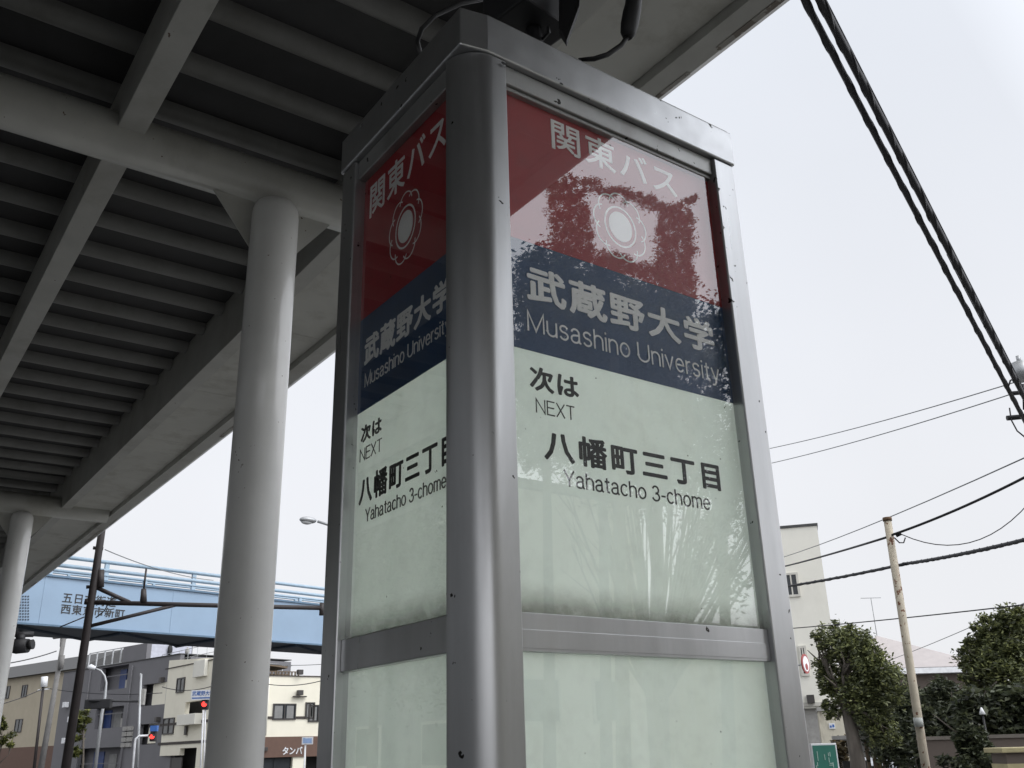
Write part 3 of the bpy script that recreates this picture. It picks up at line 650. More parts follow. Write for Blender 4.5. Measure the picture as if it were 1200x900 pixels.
for px_, py_ in ((334.5,773),(352,775.5)):
    an = MB(); p0 = FX.uz(px_, 792); p1 = FX.uz(px_, py_); B0 = FX.O+FX.U*p0[0]-FX.n*3; k_ = np.array([0,0,p1[1]])
    an.tube([B0+np.array([0,0,zRt]), B0+k_], .03, 6)
    an.tube([B0+k_-FX.U*.6, B0+k_+FX.U*.6], .025, 6)
    for j in range(-4, 5): an.tube([B0+k_+FX.U*j*.14-FX.n*.3, B0+k_+FX.U*j*.14+FX.n*.3], .012, 4)
    an.build('aerial', A['galv'], cb)
rl = MB()    # rail and tripod mast on the upper roof
for j in range(9):
    u = uL*j/8.; rl.tube([FL.O+FL.U*u-FL.n*.4+np.array([0,0,zL0]), FL.O+FL.U*u-FL.n*.4+np.array([0,0,zL0+1.15])], .02, 5)
for h in (.6, 1.15): rl.tube([FL.O-FL.n*.4+np.array([0,0,zL0+h]), FL.O+FL.U*uL-FL.n*.4+np.array([0,0,zL0+h])], .02, 5)
rl.build('roof_railing', A['galv'], cb)
tp = MB(); u, z_ = FL.uz(203.5, 757.5); c0 = FL.O+FL.U*u-FL.n*1.0; top = c0+np.array([0,0,z_])
mid = c0+np.array([0,0,zL0+.9])
for dx, dy in ((.45,0),(-.3,.4),(-.3,-.4)): tp.tube([c0+np.array([dx,dy,zL0-.2]), mid], .035, 5)
tp.tube([mid, top], .05, 6); tp.ball(mid+np.array([0,0,.25]), (.16,.16,.24)); tp.build('roof_mast', A['concrete'], cb)
# ---- grey apartment block
FG = Facade(187, 71, vpx=-720)
gb = thing('apartment_block', 'dark grey four-storey apartment block with recessed balconies and blue doors', 'building', (FG.O[0], FG.O[1], -.12))
uG, zG = FG.uz(76, 782); _, zG0 = FG.uz(150, 776.5); zG = zG0
B = dict(top=FG.rect(120,783,148,806), mid=FG.rect(113,830,142.5,852), low=FG.rect(92,877.5,137.5,912), rt=FG.rect(168,802.5,193,825), rm=FG.rect(164,849,182,872))
u0g, u1g = min(-1.5, uG), max(-1.5, uG)
if uG < 0: u0g, u1g = uG, 1.5
else: u0g, u1g = -1.5, uG
w = MB(); FG.wall(w, u0g, u1g, -.12, zG, list(B.values()), .3); w.build('front_wall', A['greywall'], gb)
w = MB(); FG.box(w, u0g, u1g, -.1, zG-.1, -9, -.75); w.build('rear_block', A['greywall'], gb)
w = MB()
for h in B.values(): FG.box(w, h[0]-.2, h[1]+.2, h[2]-.14, h[2]-.01, -.749, -.301); FG.box(w, h[0]-.2, h[1]+.2, h[3]+.01, h[3]+.12, -.749, -.301)
w.build('balcony_slab', A['greywall'], gb)
for k_, cuts in (('top',((.38,.62,'d'),(.68,.93,'w'))),('mid',((.0,.25,'d'),(.38,.62,'w'),(.70,.92,'w'))),('low',((.18,.42,'d'),(.55,.72,'w'),(.80,.96,'w')))):
    u0, u1, z0, z1 = B[k_]
    # picture-left is the far (or near) end depending on U
    lft = u0 if FG.uz(120,800)[0] < FG.uz(148,800)[0] else u1; rgt = u1 if lft == u0 else u0
    for a_, b_, t_ in cuts:
        ua, ub = lft+(rgt-lft)*a_, lft+(rgt-lft)*b_
        q = MB(); FG.box(q, min(ua,ub), max(ua,ub), z0, z0+(z1-z0)*(.78 if t_ == 'w' else .88), -.749, -.68); q.build('door' if t_ == 'd' else 'window', A['bluedoor'] if t_ == 'd' else A['curtain'], gb)
r = FG.rect(145,755,170,777); w = MB(); FG.box(w, r[0], r[1], zG+.01, FG.uz(157,756)[1], -3.6, -.02); w.build('stair_tower', A['greywall'], gb)
e0 = FG.uz(170.2,770)[0]; z_t = FG.uz(170,755)[1]; w = MB(); o_ = FG.O+FG.U*e0-FG.n*.05
w.obox(o_+np.array([0,0,zG+.01]), np.array([3.2,0,0]), np.array([0,.3,0]), (0,0,z_t-zG)); w.build('tower_side', A['greywall_sunlit'], gb)
ll = MB(); ll.ball(o_+np.array([1.6,-.12,(z_t-zG)*.66+zG]), (.18,.12,.4)); ll.build('wall_lamp', A['black'], gb)
rl = MB(); ua, ub = FG.uz(98,770)[0], FG.uz(144,770)[0]
for j in range(6): u = ua+(ub-ua)*j/5; FG.box(rl, u-.05, u+.05, zG+.06, zG+1.25, -.5, -.42)
for h in (.15, 1.25): FG.box(rl, min(ua,ub), max(ua,ub), zG+h-.03, zG+h+.03, -.5, -.44)
rl.build('roof_railing', A['galv'], gb)
q = MB(); r = FG.rect(145.5,851,154.5,876)
for i in range(2):
    for j in range(4): FG.box(q, r[0]+(r[1]-r[0])*(i*.5+.04), r[0]+(r[1]-r[0])*(i*.5+.46), r[2]+(r[3]-r[2])*(j*.25+.03), r[2]+(r[3]-r[2])*(j*.25+.22), .002, .14)
q.build('meter_boxes', A['concrete'], gb)
w = MB(); FG.box(w, u0g-.05, u1g+.05, zG, zG+.06, -9, .06); w.build('roof_slab', A['roofdark'], gb)
# ---- beige house
FB = Facade(80, 104, vpx=-870)
hb = thing('beige_house', 'beige sided house with dark sloping roof and brown base at the far left', 'building', (FB.O[0], FB.O[1], -.12))
uB = FB.uz(-40, 800)[0]; zB = FB.uz(40, 791)[1]; zb1 = FB.uz(20, 876)[1]
w = MB(); FB.box(w, min(0,uB), max(0,uB), zb1, zB, -8, 0); w.build('upper_wall', A['beige'], hb)
w = MB(); FB.box(w, min(0,uB), max(0,uB), -.12, zb1-.001, -8, .05); w.build('base_wall', A['brown'], hb)
w = MB(); ue = -.6 if uB > 0 else .6
a = FB.O+FB.U*ue; e_ = FB.O+FB.U*uB
w.prism([a+FB.n*.6+np.array([0,0,zB-.05]), a-FB.n*4+np.array([0,0,zB+2.0]), a-FB.n*8.6+np.array([0,0,zB-.05])], FB.U*(uB-ue)); w.build('roof', A['roofdark'], hb)
for x0,y0,x1,y1 in ((6,804.5,10.5,818.5),(27,803,31,816.5),(19,843,25,858)): FB.window(hb, FB.rect(x0,y0,x1,y1), A['wframe'], False)
# ---- pale building on the right
FR = Facade(970, 46, vpx=-3500)
rbld = thing('tall_pale_building', 'tall pale cream building with small windows at the right of the pillar', 'building', (FR.O[0], FR.O[1], -.12))
uR = FR.uz(900,700)[0]; uE = FR.uz(984,800)[0]; uT = FR.uz(957.5,617)[0]; zR = FR.uz(945,617)[1]
w = MB(); 
loU, hiU = sorted((uR-7*np.sign(uE-uR), uE)); FR.box(w, loU, hiU, FR.uz(950,830)[1], zR, -9, 0); w.build('wall', A['cream2'], rbld)
w = MB(); FR.box(w, loU-.05, hiU+.05, zR+.001, zR+.12, -9.05, .05); w.build('parapet', A['roofdark'], rbld)
w = MB(); zz = FR.uz(950,830)[1]; FR.box(w, loU, hiU-.1, -.12, zz-.001, -9, -.25); w.build('ground_floor', A['concrete'], rbld)
FR.window(rbld, FR.rect(917,672,938.5,699), A['wframel'], False, .10); FR.window(rbld, FR.rect(935,757,949,792), A['wframel'], True, .10)
q = MB(); FR.box(q, *FR.rect(945,815,955,824), .002, .5); q.build('vent_hood', A['wframe'], rbld)
q = MB(); z_ = FR.uz(960,825)[1]; FR.box(q, loU, hiU, z_-.08, z_+.08, .002, .1); q.build('ledge', A['wframel'], rbld)
sg = thing('round_sign', 'round white sign with red ring on the side of the pale building', 'sign', at(943,778,40))
c = at(943,778,40); nn = -np.array([c[0],c[1],0])/np.hypot(c[0],c[1]); s90 = np.array([-nn[1],nn[0],0]); nn2 = nn*.35+s90*.94*-1
if np.dot(nn2, nn) < 0: nn2 = -nn2
nn2 = nn*.36+s90*.93; rr = 9.5*pxm(40)
q = MB(); q.disc(c, nn2, rr, .05, 28); q.build('rim', A['signred'], sg)
q = MB(); q.disc(c+nn2*.051, nn2, rr*.78, .01, 28); q.build('face', A['signwhite'], sg)
q = MB(); q.disc(c+nn2*.063-np.array([0,0,rr*.3]), nn2, rr*.34, .01, 20); q.build('mark', A['signred'], sg)
q = MB(); q.tube([c-nn2*.02, c-s90*.5-nn*1.2], .03, 6); q.build('bracket', A['galv'], sg)
# low stained block under the tree
FW = Facade(975, 38, vpx=-3500)
lb = thing('low_cream_annex', 'low cream wall block with stains and a small notice below the pale building', 'building', (FW.O[0], FW.O[1], -.12))
w = MB(); r = FW.rect(958,832,999,870); FW.box(w, r[0], r[1], -.12, r[3], -3, 0); w.build('wall', mat('stained_cream', (.62,.58,.47), .85, 0, .08, 2, stain=1, staincol=(.12,.09,.06), stainscale=1.6), lb)
r = FW.rect(971,847.5,979,854); w = MB(); FW.box(w, *r, .002, .04); nb = w.build('notice', A['signwhite'], lb)
w = MB(); FW.box(w, r[0]+(r[1]-r[0])*.12, r[0]+(r[1]-r[0])*.45, r[2]+.05, r[3]-.05, .041, .045); FW.box(w, r[0]+(r[1]-r[0])*.58, r[0]+(r[1]-r[0])*.88, r[2]+.04, r[3]-.08, .041, .045); w.build('notice_mark', A['signblue'], nb)
w = MB(); r = FW.rect(957,829,1000,832); FW.box(w, r[0], r[1], r[2], r[3], -3.02, .06); w.build('coping', A['concrete'], lb)
# hip roofed house
hh = thing('hip_roofed_house', 'house with pale pink hipped roof behind the trees', 'house', at(1090,870,48)*[1,1,0])
ctr = at(1088,779,48); zE = ctr[2]-.1; zA = at(1075,742,50)[2]
rgt_ = np.array([CR[0],CR[1],0]); rgt_ /= np.linalg.norm(rgt_); fwd = np.array([CF[0],CF[1],0]); fwd /= np.linalg.norm(fwd)
c2 = np.array([ctr[0],ctr[1],0]); hw = 60*pxm(48)
a = [c2-rgt_*hw, c2+rgt_*hw, c2+rgt_*hw+fwd*7.5, c2-rgt_*hw+fwd*7.5]; apx = c2-rgt_*1.15+fwd*2.6
w = MB(); vs = [p_+np.array([0,0,zE]) for p_ in a]+[apx+np.array([0,0,zA])]; w.add(vs, [(0,1,4),(1,2,4),(2,3,4),(3,0,4),(3,2,1,0)]); w.build('roof', A['rooftile'], hh)
w = MB(); w.obox(a[0]+np.array([0,0,zE-.26])-fwd*.02, rgt_*2*hw, fwd*7.5, (0,0,.24)); w.build('eaves', A['signwhite'], hh)
w = MB(); w.obox(a[0]+rgt_*.5+fwd*.6+np.array([0,0,-.12]), rgt_*(2*hw-1), fwd*6.3, (0,0,zE-.15)); w.build('wall', A['wallbrown'], hh)
w = MB(); p_ = apx+np.array([0,0,zA-.1]); w.tube([p_, p_+np.array([0,0,1.9])], .018, 5)
tp_ = p_+np.array([0,0,1.9]); w.tube([tp_-rgt_*.5, tp_+rgt_*.5], .014, 5); w.build('aerial', A['cablegrey'], hh)
# ------------------------------------------------------------------ blue footbridge
P0 = np.array([3.9796, 28.2415, 0]); P1 = np.array([13.6794, 30.3152, 0]); UB = (P1-P0)/np.linalg.norm(P1-P0); NB = np.array([UB[1], -UB[0], 0])
fb = thing('blue_footbridge', 'pale blue girder footbridge with railings and painted place name crossing the road', 'footbridge', (P0[0], P0[1], 0))
def bbox(mb, u0, u1, z0, z1, d0, d1, m=0): mb.obox(P0+UB*u0+NB*d0+np.array([0,0,z0]), UB*(u1-u0), NB*(d1-d0), (0,0,z1-z0), m)
UA, UZ = -6.0, 32.0
q = MB(); bbox(q, UA, UZ, 5.0, 6.27, -.06, 0); gir = q.build('girder', A['ltblue'], fb)
q = MB(); bbox(q, UA, UZ, 5.0, 6.27, -2.6, -2.54); q.build('girder', A['ltblue'], fb)
q = MB(); bbox(q, UA, UZ, 4.95, 4.999, -.10, .08); bbox(q, UA, UZ, 6.271, 6.33, -.16, .06)
q.build('flange', mat('blue_flange', (.10,.17,.25), .5), fb)
q = MB(); bbox(q, UA, UZ, 4.955, 5.15, -2.45, -.12)
for i in range(13):
    u = UA+i*3; a = P0+UB*u+NB*-.10+np.array([0,0,4.94]); b_ = P0+UB*(u+3)+NB*-2.4+np.array([0,0,4.94]); q.tube([a, b_], .05, 5); q.tube([P0+UB*(u+3)+NB*-.10+np.array([0,0,4.94]), P0+UB*(u+3)+NB*-2.5+np.array([0,0,4.94])], .06, 5)
q.build('bracing', A['navyflange'], fb)
q = MB()
for h in (6.86, 6.62): q.tube([P0+UB*UA+NB*-.05+np.array([0,0,h]), P0+UB*UZ+NB*-.05+np.array([0,0,h])], .055, 8)
q.tube([P0+UB*UA+NB*-.05+np.array([0,0,6.47]), P0+UB*UZ+NB*-.05+np.array([0,0,6.47])], .04, 8)
i = UA
while i < UZ: bbox(q, i, i+.12, 6.33, 6.86, -.11, -.03); bbox(q, i+1.2, i+1.3, 6.33, 6.48, -.10, -.02); i += 2.75
q.build('railing', A['ltblue2'], fb)
q = MB(); i = UA
while i < UZ: bbox(q, i, i+.08, 6.33, 6.86, -2.6, -2.52); i += 2.75
for h in (6.86, 6.5): q.tube([P0+UB*UA+NB*-2.56+np.array([0,0,h]), P0+UB*UZ+NB*-2.56+np.array([0,0,h])], .03, 6)
q.build('railing', A['ltblue2'], fb)
def bl(x, y):
    d = ray(x, y); t = np.dot(P0-CAMP, NB)/np.dot(d, NB); p_ = CAMP+d*t; return float(np.dot(p_-P0, UB)), float(p_[2])
def btext(txt, L0, L1, Rr):
    a, t, r_ = bl(*L0), bl(*L1), bl(*Rr)
    put_text('lettering', txt, P0+NB*.003, UB, Z3, NB, r_[0]-a[0], a[1], t[1], A['ink'], gir, .016, 1.08, .004, a[0])
btext('五日市街道', (72.5,705.5), (72.7,695), (135.5,711)); btext('西東京市新町', (70.5,719), (70.2,708), (145.5,724))
q = MB(); ua_, za_ = bl(18.5,700); ub_, zb_ = bl(35,726); bbox(q, ua_, ub_, zb_-.1, za_+.1, .002, .006); 
for i in range(5):
    for j in range(9):
        x = 20.5+i*3.1; y = 699+j*3.4
        u, z_ = bl(x, y); c = P0+UB*u+NB*.0045+np.array([0,0,z_]); q.disc(c-NB*.002, NB, .022, .02, 6, 1)
q.build('splice_plate', [A['ltblue'], A['navyflange']], gir)
for u in (14.5, 30.5):
    q = MB(); b0 = P0+UB*u+NB*-1.3; q.tube([b0+np.array([0,0,-.12]), b0+np.array([0,0,4.96])], .25, 20); q.build('column', A['ltblue'], fb)
# ------------------------------------------------------------------ poles, lamps and signals on the left
def pole_pts(x0, y0, x1, y1, D):
    a, b_ = at(x0, y0, D), at(x1, y1, D); d = (b_-a)/(a[2]-b_[2]); g_ = b_ + d*(b_[2]+.12); return a, g_
a, g_ = pole_pts(118.5, 628, 77, 900, 20)
dp = thing('dark_utility_pole', 'dark brown utility pole with a braced horizontal arm in front of the blue footbridge', 'utility pole', g_)
top = a+np.array([0,0,2.2]); q = MB(); q.tube([g_, a, top], [.088,.068,.06], 14); q.build('pole', A['polebrown'], dp)
arm0 = at(110,706,20); arm1 = onz(377,712.5,arm0[2]); q = MB(); q.tube([arm0, arm1], .045, 8); q.tube([arm1+np.array([0,0,.1]), arm1-np.array([0,0,.15])], .05, 8); am = q.build('signal_arm', A['polebrown'], dp)
ad = (arm1-arm0)/np.linalg.norm(arm1-arm0)
def onarm(x, y):   # point in the vertical plane through the arm
    n_ = np.array([-ad[1], ad[0], 0]); d = ray(x, y); t = np.dot(arm0-CAMP, n_)/np.dot(d, n_); return CAMP+d*t
q = MB(); q.tube([onarm(112,688), onarm(152,706)], .04, 8); q.tube([onarm(104,734), onarm(206,709)], .035, 8); q.tube([onarm(70,735), onarm(99,723)], .012, 5); q.build('brace', A['polebrown'], dp)
q = MB(); q.tube([onarm(168,706), onarm(168.5,690)], [.07,.05], 8); q.tube([onarm(168.5,690), onarm(171.5,666)], .02, 6); q.build('aerial', A['polebrown'], dp)
q = MB(); q.tube([onarm(117.5,688), onarm(118,668)], .07, 8); q.tube([onarm(120,632), onarm(118.5,650), onarm(117,668)], .012, 5); q.tube([onarm(109,642), onarm(121,643)], .035, 6); q.build('pole_fitting', A['polebrown'], dp)
q = MB(); q.tube([onarm(101,688), onarm(113,687)], .035, 6); q.build('step_bolt', A['polebrown'], dp)
q = MB(); q.tube([onarm(99,705), onarm(110,706)], .06, 6); q.build('arm_clamp', A['polebrown'], dp)
q = MB(); q.tube([onarm(138,697), onarm(130,703), onarm(122,716), onarm(112,724)], .012, 5); q.build('loose_wire', A['cable'], dp)
# grey utility pole with transformer, behind
a, g_ = pole_pts(75.5, 745, 48, 900, 60)
up = thing('concrete_utility_pole', 'grey concrete utility pole with crossarm and insulators before the beige house', 'utility pole', g_)
q = MB(); q.tube([g_, a], [.17,.12], 12); q.build('pole', A['greypole'], up)
q = MB(); q.tube([at(62.5,748,60), at(80,745.5,60)], .06, 6); q.tube([at(71,758,60), at(71.5,747,60)], .05, 6)
for x in (63,66,72,78): q.tube([at(x,748.5,60), at(x,744,60)], .06, 6)
q.build('crossarm', A['greypole'], up)
q = MB(); q.tube([at(73,768,59.8), at(71,784,59.8)], .14, 10); q.build('cable_box', A['greypole'], up)
a, g_ = pole_pts(52, 793, 40, 900, 66)
u2 = thing('slim_utility_pole', 'slim dark pole with a white box on top before the beige house', 'utility pole', g_)
q = MB(); q.tube([g_, a], [.09,.08], 8); q.build('pole', A['polebrown'], u2)
q = MB(); q.tube([at(51.5,805,66), at(52.3,793,66)], .19, 10); q.tube([at(44,809,66), at(58,807,66)], .05, 6); q.build('transformer', A['signwhite'], u2)
# curved street lamp
D = 52; lm = thing('curved_street_lamp', 'pale grey street lamp with a curved neck in front of the grey apartment block', 'street lamp', at(110,900,D)*[1,1,0])
P_ = [at(111.5,900,D), at(119.5,836,D), at(123,818,D), at(124.5,800,D), at(122.5,792,D), at(118,786,D), at(111,783,D)]; P_[0] = P_[0]+(P_[0]-P_[1])*.55
q = MB(); q.tube(P_, [.09,.075,.065,.055,.05,.045,.04], 10); q.build('post', A['galv'], lm)
q = MB(); q.tube([at(112,783,D), at(106,781.5,D), at(103,782,D)], [.08,.14,.06], 10); q.build('lamp_head', A['signwhite'], lm)
# horizontal dark signal with its arm (seen from behind)
D = 45; hs = thing('signal_gantry', 'dark traffic signal seen from behind on a long horizontal arm', 'traffic signal', at(165,900,D)*[1,1,0])
q = MB(); q.tube([at(163,905,D)-np.array([0,0,1.2]), at(165.5,790,D)], [.065,.045], 10); q.tube([at(164.5,797,D), at(164.8,789,D)], .03, 6); q.build('post', A['galv'], hs)
q = MB(); q.tube([at(162,822,D), at(104,821,D)], .05, 6); q.build('arm', A['blackmetal'], hs)
c = at(114,824.5,D); q = MB(); q.obox(c-rgt_*.55-np.array([0,0,.2]), rgt_*1.1, fwd*.25, (0,0,.38)); q.build('signal_head', A['blackmetal'], hs, .03)
q = MB(); q.obox(at(161.5,826,D), rgt_*.22, fwd*.2, (0,0,.65)); q.obox(at(163.2,819,D), rgt_*.16, fwd*.2, (0,0,.3)); q.build('control_box', A['concrete'], hs)
# red traffic signals
def signal(x, y, D, s, name, label, white):
    t_ = thing('traffic_signal', label, 'traffic signal', at(x, 900, D)*[1,1,0], 'red traffic signals at the crossing')
    c = at(x, y, D); m_ = pxm(D)*s
    q = MB(); q.obox(c-rgt_*m_*2.6-np.array([0,0,m_*4.5]), rgt_*m_*5.2, fwd*.25, (0,0,m_*12.5)); q.build('signal_head', A['blackmetal'], t_, .03)
    q = MB(); q.disc(c-fwd*.01, -fwd, m_*2.3, .03, 16); q.disc(c-fwd*.01+np.array([0,0,-m_*.1]), -fwd, m_*1.2, .035, 12); q.build('red_lens', A['redlamp'], t_)
    q = MB(); q.disc(c-fwd*.005+np.array([0,0,m_*5.2]), -fwd, m_*2.0, .03, 16); q.build('unlit_lens', A['glassdark'], t_)
    q = MB(); q.prism([c-fwd*.02+rgt_*m_*2.4*math.cos(a_)+np.array([0,0,m_*2.4*math.sin(a_)]) for a_ in np.linspace(0, math.pi, 9)]+[c-fwd*.02+rgt_*m_*2.1*math.cos(a_)+np.array([0,0,m_*2.1*math.sin(a_)]) for a_ in np.linspace(math.pi, 0, 9)], -fwd*.2); q.build('visor', A['blackmetal'], t_)
    return t_
D = 44; s1 = signal(178.5, 863, D, 1.0, '', 'red traffic signal on a white curved bracket before the cream shop house', True)
q = MB(); q.tube([at(156.5,900,D)-np.array([0,0,1.2]), at(158,872,D), at(159,866,D), at(163,862.5,D), at(175,862,D)], .045, 8); q.build('bracket', A['signwhite'], s1)
q = MB(); q.obox(at(175.5,857,D), rgt_*.28, fwd*.2, (0,0,.22)); q.build('junction_box', A['signblue'], s1)
s2 = signal(239.5, 825, 40, 1.15, '', 'red traffic signal half hidden beside the near round column', False)
q = MB(); q.tube([at(236,905,40)-np.array([0,0,1]), at(238.5,832,40)], .035, 8); q.build('post', A['signwhite'], s2)
# white place-name sign
D = 40; c = at(223.3, 820.5, D); r1 = at(247, 820, D)
ns = thing('place_name_sign', 'white place name sign with blue lettering beside the near column', 'sign', c*[1,1,0])
q = MB(); q.obox(c, rgt_*24*pxm(D), fwd*.05, (0,0,9.3*pxm(D))); bo = q.build('board', A['signwhite'], ns)
put_text('lettering', '武蔵野大学', c-fwd*.004, rgt_, Z3, -fwd, 21*pxm(D), 4.0*pxm(D), 8.4*pxm(D), A['signblue'], bo, .01, 1, .003, 1.2*pxm(D))
q = MB(); q.obox(c+rgt_*1.2*pxm(D)-fwd*.003+np.array([0,0,1.2*pxm(D)]), rgt_*20*pxm(D), fwd*.002, (0,0,1.2*pxm(D))); q.build('underline', A['signblue'], bo)
q = MB(); q.tube([at(241,905,D)-np.array([0,0,1]), at(240,822,D)+fwd*.1], .03, 8); q.build('post', A['signwhite'], ns)
# small blue street sign by the shop
D = 46; c = at(353.5, 872.5, D); bs = thing('street_sign', 'small blue and white street sign on a white post before the brown fascia', 'sign', c*[1,1,0])
q = MB(); q.obox(c, rgt_*11*pxm(D), fwd*.04, (0,0,7*pxm(D))); bo = q.build('board', A['signwhite'], bs)
q = MB(); q.obox(c-fwd*.004+rgt_*.05+np.array([0,0,.05]), rgt_*2.2*pxm(D), fwd*.003, (0,0,5*pxm(D))); q.obox(c-fwd*.004+rgt_*3.4*pxm(D)+np.array([0,0,1.0*pxm(D)]), rgt_*6.5*pxm(D), fwd*.003, (0,0,4.6*pxm(D))); q.build('blue_field', mat('pale_sign_blue', (.30,.42,.66), .5), bo)
q = MB(); q.tube([at(356.5,905,D)-np.array([0,0,1]), at(357.5,873,D)+fwd*.06], .04, 6); q.build('post', A['signwhite'], bs)
# street light behind the pillar
D = 25; lp = thing('street_light', 'grey cobra-head street light peeking out left of the pillar', 'street light', at(392,880,D)*[1,1,0])
q = MB(); q.tube([at(372,611,D), at(384,614.5,D), at(392,620,D), at(396,640,D), at(388,890,D)*[1,1,0]+np.array([0,0,-.12])], [.035,.04,.05,.06,.09], 8); q.build('post', A['galv'], lp)
q = MB(); q.ball(at(361,609.5,D), (.24,.15,.09), seg=16); hd = q.build('lamp_head', A['galv'], lp)
q = MB(); q.ball(at(359.5,611.5,D), (.16,.12,.07), seg=14); q.build('lens', A['signwhite'], hd)
# black signal hung under the blue bridge
D = 24; cs = thing('hanging_signal', 'black signal head hanging below the blue footbridge at far left', 'traffic signal', at(22,757,D))
c = at(22.5, 757, D); q = MB(); q.tube([c-rgt_*.16-fwd*.05, c-rgt_*.06, c+rgt_*.20], [.14,.17,.15], 14); q.build('signal_head', A['blackmetal'], cs)
q = MB(); q.tube([c+rgt_*.2+np.array([0,0,.02]), c+rgt_*.30+np.array([0,0,.03])], [.10,.11], 12); q.build('visor', A['black'], cs)
b_ = onz(24, 742, 4.95); q = MB(); q.tube([c+np.array([0,0,.1]), c+np.array([0,0,.24])], .10, 10); q.tube([c+np.array([-.15,0,.24]), c+np.array([.25,0,.26])], .06, 8); q.tube([c+np.array([0,0,.25]), b_+np.array([0,0,.0])], .04, 6); q.build('hanger', A['blackmetal'], cs)
# ------------------------------------------------------------------ rusty pole
a, g_ = pole_pts(1040, 610, 1085, 900, 10)
rp_ = thing('rusty_pole', 'leaning cream steel pole streaked with rust', 'pole', g_)
q = MB(); q.tube([g_, a], [.041,.037], 14); q.build('pole', A['rustpole'], rp_)
q = MB(); q.tube([a+np.array([0,0,-.005]), a+np.array([0,0,.03])], .044, 14); q.build('pole_top', mat('rust_cap', (.15,.09,.05), .8), rp_)
c = at(1076, 845, 9.95); q = MB(); dv = (g_-a)/np.linalg.norm(g_-a); q.tube([c-dv*.03, c+dv*.05], .0412, 14); q.build('sticker', mat('faded_sticker', (.40,.42,.40), .6), rp_)
q = MB(); q.tube([at(1048,630,9.95), at(1054,636,9.95), at(1059,636,9.95), at(1061,630,9.95)], .007, 6); q.tube([at(1056,625,9.95), at(1050,628,9.95)], .018, 6); q.build('hook', A['black'], rp_)
# ------------------------------------------------------------------ wires
def sag(a, b_, s, n=14):
    a, b_ = np.array(a), np.array(b_); return [a+(b_-a)*t-np.array([0,0,4*s*t*(1-t)]) for t in np.linspace(0,1,n)]
def wire(pts, r, label, m, group=None, twist=0, seg=6):
    q = MB(); q.tube(pts, r, seg)
    if twist:
        for k in range(2):
            pp = []
            tot = 220
            P = np.array(pts); cum = np.linspace(0, len(pts)-1, tot)
            for i, s_ in enumerate(cum):
                j = min(int(s_), len(pts)-2); c_ = P[j]+(P[j+1]-P[j])*(s_-j); t_ = P[j+1]-P[j]; t_ /= np.linalg.norm(t_)
                e1 = np.cross(t_, Z3); e1 /= np.linalg.norm(e1); e2 = np.cross(t_, e1); a_ = i*.62+k*2.6; rad = r*(.86+.10*max(0, math.sin(i*.11+k*2)))
                pp.append(c_+rad*(math.cos(a_)*e1+math.sin(a_)*e2))
            q.tube(pp, r*.34, 5)
    o = tag(q.build('overhead_cable', m), label, 'cable', group); return o
GC = 'overhead cables against the sky'
pe = at(1203,492,13.5); pdirz = 6.6
def span(x0, y0, z0, x1, y1, D1, ext=1.5, sg=.0):
    a_ = onz(x0, y0, z0); b_ = at(x1, y1, D1); a2 = a_+(a_-b_)*ext; return sag(a2, b_, sg, 16)
wire(span(943, 0, 6.3, 1207, 505, 13.5, 1.5, .0), .026, 'thick twisted black cable bundle, left of the two crossing the upper right sky', A['cable'], GC, 1)
wire(span(961, 0, 6.3, 1217, 498, 13.5, 1.5, .0), .031, 'thickest twisted black cable bundle, right of the two crossing the upper right sky', A['cable'], GC, 1)
wire(span(968, 0, 6.5, 1212, 480, 13.2, 1.5, .0), .006, 'thin black cable running along the right edge of the twisted bundles', A['cable'], GC)
wire(sag(at(1110,298,11), at(1206,478,13.3), .05), .009, 'short black service cable fanning right from the bundles to the pole', A['cable'], GC)
wire(sag(at(880,530,30), at(1215,440,18), .1), .011, 'upper of two fine grey wires crossing the sky right of the pillar', A['cablegrey'], GC)
wire(sag(at(880,548,30), at(1215,452,18), .1), .011, 'lower of two fine grey wires crossing the sky right of the pillar', A['cablegrey'], GC)
wire(sag(at(860,668,40), at(1215,530,14), .2), .010, 'faint grey wire crossing in front of the pale building roof', A['cablegrey'], GC)
wire(sag(at(880,672,20), at(1038,630,10), .03)+sag(at(1042,628,10), at(1215,552,9), .03), .012, 'black cable fixed near the top of the rusty pole', A['cable'], GC)
wire(sag(at(880,693,20), at(1060,661,14), .03)+sag(at(1062,660.5,14), at(1215,629,11), .02), .022, 'thick black double cable passing behind the middle of the rusty pole', A['cable'], GC, 1)
wire(sag(at(880,740,24), at(1215,707,16), .03), .011, 'dark thin cable over the tree tops', A['cable'], GC)
wire(sag(at(1056,626,9.95), at(1218,574,10), .28), .005, 'hanging thin wire sagging right from the rusty pole', A['cable'], GC)
wire(sag(at(960,800,60), at(1215,700,30), .2), .012, 'faint wire behind the hipped roof', A['cablegrey'], GC)
GL = 'thin wires among the left buildings'
wire(sag(at(123,644,20), at(250,680,26), .1), .010, 'thin wire leaving the top of the dark pole over the blue railing', A['cablegrey'], GL)
wire(sag(at(-10,780,50), at(66,763,60), .1), .028, 'wire reaching the grey pole crossarm from the left edge', A['cable'], GL)
wire(sag(at(-10,828,55), at(52,806,66), .1), .022, 'wire from the left edge to the white box pole', A['cable'], GL)
wire(sag(at(52,806,66), at(190,812,60), .2), .022, 'wire strung across the grey apartment block', A['cable'], GL)
wire(sag(at(190,805,58), at(262,799,56), .3), .022, 'upper wire across the left side of the cream shop house', A['cable'], GL)
wire(sag(at(300,799,55), at(400,790,50), .35), .022, 'wire across the front of the cream shop house below the terrace', A['cable'], GL)
wire(sag(at(310,778,50), at(400,776,46), .1), .016, 'wire above the roof terrace of the cream shop house', A['cablegrey'], GL)
